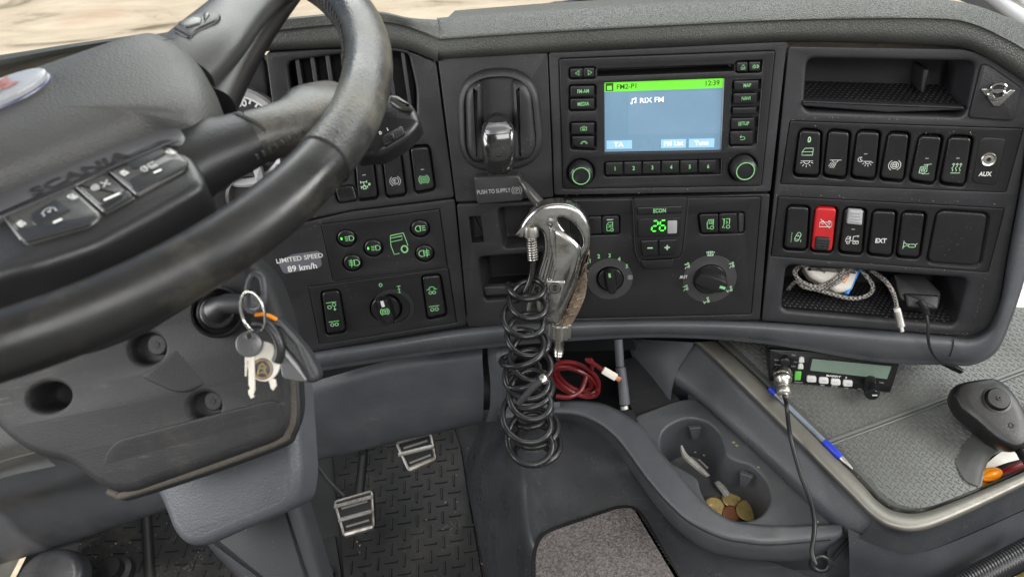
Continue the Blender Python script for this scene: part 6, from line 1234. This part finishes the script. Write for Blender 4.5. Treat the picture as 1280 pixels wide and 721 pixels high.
# ------------------------------------------------------------------ coins and scraps in the cup holder
zc = zd-.072
for i, (x, y, r, m, lb, dz) in enumerate([(893, 633, .0125, 'brass', 'brass coin at the left of the coins in the front cup hole', 0), (915, 622, .0125, 'brass', 'brass coin lying highest and rearmost in the front cup hole', .002), (934, 637, .0135, 'brass', 'largest brass coin at the right of the front cup hole', .003), (914, 642, .0105, 'copper', 'copper coin half covered between the brass ones', .0005)]):
    c = G(x, y, zc+.004+dz); F = Fr(c, (1, .1*i, 0), (random.uniform(-.2, .2), random.uniform(-.35, -.1), 1)); t = thing('coin', lb, 'coin', F, group='coins in the front cup hole')
    MB().lathe(F, [(r, -.0009), (r, .0009), (r-.0009, .0011), (r-.0013, .0006), (.0001, .0006)], m, 36, cap0=True).build('coin_disc', t)
    MB().stroke(F, [arc(0, 0, .55, 0, 360), [(-.2, -.3), (-.2, .3), (.2, .3)], [(-.2, 0), (.15, 0)]], r, m, wd=.16, z=.0009).build('coin_relief', t)
for lb, pts_, m in (('twisted white paper slip leaning in the rear cup hole', [[(850, 557, .01), (853, 556, .01)], [(853, 570, .02), (859, 567, .02)], [(866, 583, .028), (872, 578, .03)], [(882, 596, .035), (888, 594, .035)]], 'paper'), ('short white paper slip between the two cup holes', [[(893, 603, .045), (898, 600, .045)], [(898, 610, .045), (906, 607, .045)], [(906, 621, .045), (913, 617, .045)]], 'paper'),
                     ('narrow grey paper slip in the rear cup hole', [[(872, 574, .03), (874, 573, .03)], [(884, 586, .04), (886, 584, .04)]], 'paper')):
    t = thing('paper_slip', lb, 'paper', loc=G(pts_[0][0][0], pts_[0][0][1], zd-.03), group='paper slips in the cup holes'); rows = [[G(x, y, zd-d), G((x+r[1][0])/2, (y+r[1][1])/2, zd-d+.003), G(r[1][0], r[1][1], zd-r[1][2])] for r in pts_ for x, y, d in (r[0],)]
    MB().surf(rows, 'paperg', 6, 5).build('slip', t)
cr2 = MB()
for x, y in ((864, 560), (869, 565), (880, 569), (858, 575), (885, 571), (948, 584), (1022, 652), (917, 553), (921, 557), (889, 631)): 
    p = G(x, y, zd-.06 if x < 890 and y > 557 and y < 600 else zd+.0008); r = random.uniform(.001, .0028); cr2.add([p+V((r, 0, .0)), p+V((0, r*.6, .0012)), p+V((-r, r*.2, 0)), p+V((0, -r*.7, .0008))], [[0, 1, 2, 3]], 'dirt')
o = cr2.build('crumbs'); o['kind'] = 'stuff'

# ------------------------------------------------------------------ recess under the dash: red cable, white plug, grey tube
rc = thing('under_dash_recess', 'dark open recess beneath the dashboard holding a red cable', 'recess', loc=Yp(740, 470, -.02))
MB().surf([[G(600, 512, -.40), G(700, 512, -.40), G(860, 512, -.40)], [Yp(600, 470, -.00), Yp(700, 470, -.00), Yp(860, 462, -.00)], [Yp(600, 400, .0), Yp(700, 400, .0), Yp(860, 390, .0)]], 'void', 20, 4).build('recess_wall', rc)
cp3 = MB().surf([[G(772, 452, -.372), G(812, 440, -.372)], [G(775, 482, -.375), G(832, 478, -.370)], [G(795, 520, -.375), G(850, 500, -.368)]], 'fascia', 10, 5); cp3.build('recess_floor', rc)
re_ = thing('red_cable', 'coil of red cable with white plug tucked under the dashboard', 'cable', loc=D(725, 470, .83))
rp = []
for i in range(120):
    a = i*2*math.pi/24; k_ = i/120; rp.append(D(718+4*math.sin(a*.4)+(30-9*k_)*math.cos(a), 474+(20-7*k_)*math.sin(a+.5)+3*math.cos(a*.7), .84+.016*math.sin(a+.5)+.01*k_))
MB().tube(rp, .0026, 'redc', 8).build('cable', re_)
MB().tube(catm([rp[-1], D(740, 452, .82), D(733, 450, .82), D(743, 455, .815), D(754, 463, .81)], 16), .0026, 'redc', 8).build('cable', re_)
MB().tube(catm([D(695, 495, .80), D(712, 496, .80), D(726, 488, .81), D(733, 470, .82)], 16), .0026, 'redc', 8).build('cable', re_)
FP2 = Fr(D(762, 467, .80), rot(V((.86, .5, 0))), -cf_); po = MB().slab(FP2, rnd([(-.0085, -.0042), (.0085, -.0042), (.0085, .0042), (-.0085, .0042)], .001), -.0025, .0025, 'whitep', bev=.0008).build('plug', re_)
MB().slab(FP2, [(.0085, -.0028), (.0140, -.0028), (.0140, .0028), (.0085, .0028)], -.0012, .0012, 'copper', bev=.0003).build('plug_contact', po)
gt = thing('grey_rod', 'slim slate grey rod standing in the recess left of the cup holes', 'rod', loc=D(778, 480, .86))
MB().tube([D(773, 424, .86), D(775, 458, .86)], .0052, 'bluem', 14).build('upper_sleeve', gt); MB().tube([D(775.5, 459, .86), D(779, 485, .86), D(781, 505, .86)], .0062, 'blue', 14).build('lower_sleeve', gt)
MB().tube([D(780, 507, .86), D(781, 511, .86)], .005, 'steel', 12).build('end_ring', gt)

# ------------------------------------------------------------------ lower right storage: charger, braided cable, black adapter
FU = Fr(FRt.P(1040, 352, -.02), FRt.X*.93+FRt.Y*-.30+FRt.Z*.1, FRt.Z*.8+FRt.Y*.55)
ch = thing('car_charger', 'white and blue car charger plug lying in the lower right storage slot', 'charger', FU)
bp5 = rnd(FU.poly([(1003, 333), (1060, 336), (1075, 338), (1064, 364), (1046, 366), (1030, 356), (1012, 347)]), .004)
MB().slab(FU, bp5, -.016, .004, 'whitep', bev=.005, seg=5).build('charger_body', ch)
MB().slab(FU, rnd(FU.poly([(1072, 336), (1076, 338), (1061, 368), (1057, 366)], .003), .001), -.014, .003, 'bluec', bev=.001).build('blue_end', ch)
MB().slab(FU, quad(FU, [(1057, 340), (1063, 343), (1056, 354), (1051, 351)], .005, .0005), .003, .0046, 'copper', bev=.0003).build('usb_port', ch)
letter(FU, 'sooloo', 1023, 336, 5, 'fasciag', .0045, ch, .02, 1, ang=2.9)
bc = thing('braided_cable', 'grey braided cable coiled in the storage slot with its metal plug hanging out', 'cable', FRt.at(1040, 360, -.02))
def ov(cx_, cy_, rx, ry, n, z0, ph=0, tl=0):
    return [FRt.P(cx_+rx*math.cos(a)*math.cos(tl)-ry*math.sin(a)*math.sin(tl), cy_+rx*math.cos(a)*math.sin(tl)+ry*math.sin(a)*math.cos(tl), z0+.006*math.sin(a)) for a in [ph+i*2*math.pi/24 for i in range(n)]]
la = catm([FRt.P(*p, z) for p, z in (((1060, 332), -.02), ((1045, 348), -.012), ((1022, 358), -.012), ((1002, 352), -.014), ((993, 340), -.02), ((1002, 332), -.03), ((1030, 330), -.03), ((1070, 335), -.03), ((1090, 355), -.02), ((1086, 368), -.016), ((1065, 373), -.014), ((1035, 366), -.014), ((1008, 357), -.016), ((994, 344), -.02), ((998, 334), -.03))], 90)
MB().tube(la, .0024, 'braid', 10).build('cable', bc)
lb_ = catm([FRt.P(*p, z) for p, z in (((1064, 334), -.022), ((1048, 352), -.008), ((1025, 361), -.010), ((1006, 359), -.014), ((995, 352), -.02), ((985, 361), -.03))], 40); MB().tube(lb_, .0024, 'braid', 10).build('cable', bc)
lc = catm([FRt.P(*p, z) for p, z in (((1088, 338), -.035), ((1098, 344), -.024), ((1110, 355), -.012), ((1118, 370), -.004), ((1121, 386), .008))], 40); MB().tube(lc, .0024, 'braid', 10).build('cable', bc)
a_, b_ = FRt.P(1121, 385, .010), FRt.P(1128, 413, .018); d_ = (b_-a_)
MB().tube([a_, a_+d_*.15], .0034, 'paper', 14).build('plug_collar', bc); MB().tube([a_+d_*.15, a_+d_*.82], .0042, 'steel', 18).build('plug_shell', bc); MB().tube([a_+d_*.82, a_+d_*1.05], .0024, 'steel', 12, flat=.5).build('plug_tip', bc)
FA = Fr(FRt.P(1140, 365, -.018), FRt.X*.95-FRt.Y*.22, FRt.Z*.75+FRt.Y*.66)
ad = thing('power_adapter', 'dusty black power adapter block at the right of the storage slot', 'adapter', FA)
MB().slab(FA, rnd(FA.poly([(1116, 343), (1152, 342), (1176, 366), (1172, 386), (1140, 384), (1124, 374)]), .003), -.03, .003, 'module', bev=.002).build('adapter_body', ad)
MB().slab(FA, rnd(FA.poly([(1130, 366), (1174, 369), (1172, 387), (1133, 384)], .006), .002), -.01, .008, 'module', bev=.0025).build('adapter_end', ad)
bl = catm([FRt.P(1150, 376, .006), FRt.P(1157, 388, .015), FRt.P(1160, 405, .022), FRt.P(1160, 422, .026), FRt.P(1164, 438, .024), FRt.P(1174, 450, .016), FRt.P(1192, 457, .004)], 40)
bcab = thing('black_cable', 'thin black cable from the adapter hanging over the lower trim', 'cable', FRt.at(1160, 420, .02))
MB().tube(bl, .0016, 'cord', 8).build('cable', bcab); MB().tube(catm(bl[:10], 20), [.0036+.0006*(i % 2) for i in range(20)], 'cord', 10).build('strain_relief', bcab)
MB().slab(Fr(FRt.P(1190, 458, .0), FRt.X*.9-FRt.Y*.45, FRt.Z), rnd([(-.019, -.0035), (.012, -.0035), (.014, .0015), (-.016, .004)], .001), -.005, .002, 'switch', bev=.001).build('cable_clip', bcab)
# ------------------------------------------------------------------ far right: door trim, paper, wiper area
dr = thing('door_trim', 'dark door trim with a pale sill strip at the right edge of the photo', 'door trim', loc=D(1270, 420, .95))
MB().surf([[D(1255, 385, 1.0), D(1262, 388, 1.0), D(1360, 470, 1.0)], [D(1245, 425, .97), D(1262, 435, .97), D(1360, 510, .97)], [D(1250, 440, .95), D(1262, 450, .95), D(1350, 490, .95)]], 'fasciag', 20, 5).build('trim_panel', dr)
MB().tube([D(1256, 386, .98), D(1290, 415, .98), D(1360, 475, .98)], .004, 'silver', 10).build('sill_strip', dr)
pw = thing('printed_sheet', 'bright white sheet with thin grey lines beyond the right end of the dashboard', 'paper', loc=D(1276, 375, 1.05))
FQ = Fr(D(1276, 372, 1.05), (1, .2, 0), (0, -.35, .93)); MB().slab(FQ, FQ.poly([(1255, 330), (1360, 330), (1360, 440), (1250, 395)]), -.002, 0, 'paper', bev=.0005).build('sheet', pw)
MB().stroke(FQ, [[(-.01, .01), (.05, .02)], [(.0, -.01), (.06, .0)], [(-.02, -.015), (.02, .03)]], 1, 'whiteg', 0, 0, .0012, .0004).build('printed_lines', pw)
ap_ = thing('windscreen_pillar', 'pale grey windscreen pillar trim in the top right corner', 'pillar', loc=D(1262, 8, 1.1))
MB().tube([D(1215, -25, 1.15), D(1250, 2, 1.12), D(1285, 28, 1.08), D(1340, 70, 1.0)], .011, 'grey', 16).build('pillar_trim', ap_); MB().tube([D(1235, -30, 1.12), D(1270, -3, 1.1), D(1330, 40, 1.05)], .008, 'steel', 12).build('pillar_rail', ap_)
MB().surf([[D(1180, -8, 1.25), D(1300, 45, 1.2)], [D(1215, -30, 1.25), D(1330, 30, 1.2)]], 'void', 10, 3).build('pillar_gap', ap_)

# ------------------------------------------------------------------ dust and crumbs gathered on the ledges and seams
dm_ = MB(); rg_ = random.Random(5)
def speck(F, x, y, off, r):
    p = F.P(x, y, off); a = rg_.random()*6.3; u1, v1 = F.X*math.cos(a)+F.Y*math.sin(a), F.Y*math.cos(a)-F.X*math.sin(a)
    dm_.add([p+u1*r, p+v1*r*.5+F.Z*r*.4, p-u1*r*.8, p-v1*r*.6+F.Z*r*.2], [[0, 1, 2, 3]], 'dirt' if rg_.random() < .4 else 'foam')
for (a, b, n, F) in (((970, 242), (1255, 254), 60, FRt), ((985, 147), (1205, 150), 34, FRt), ((1215, 418), (1120, 410), 30, FRt), ((1232, 345), (1215, 415), 26, FRt), ((700, 243), (955, 237), 26, FC), ((592, 406), (940, 397), 22, FC), ((1000, 325), (1230, 342), 22, FRt), ((992, 160), (1245, 168), 20, FRt)):
    for i in range(n):
        t_ = rg_.random(); speck(F, a[0]+(b[0]-a[0])*t_, a[1]+(b[1]-a[1])*t_+rg_.gauss(0, 1.5), .0007, rg_.uniform(.0003, .0009))
for i in range(45): speck(FRt, rg_.uniform(1100, 1200), rg_.gauss(400, 6), .0 if 0 else -.004, rg_.uniform(.0003, .0008))
for i in range(60):
    x = rg_.uniform(640, 860); y = rg_.uniform(540, 700); p = G(x, y, -.39); speck(Fr(G(x, y, -.3925), (1, 0, 0), (0, 0, 1)), x, y, 0, rg_.uniform(.0003, .0007))
o = dm_.build('dust'); o['kind'] = 'stuff'
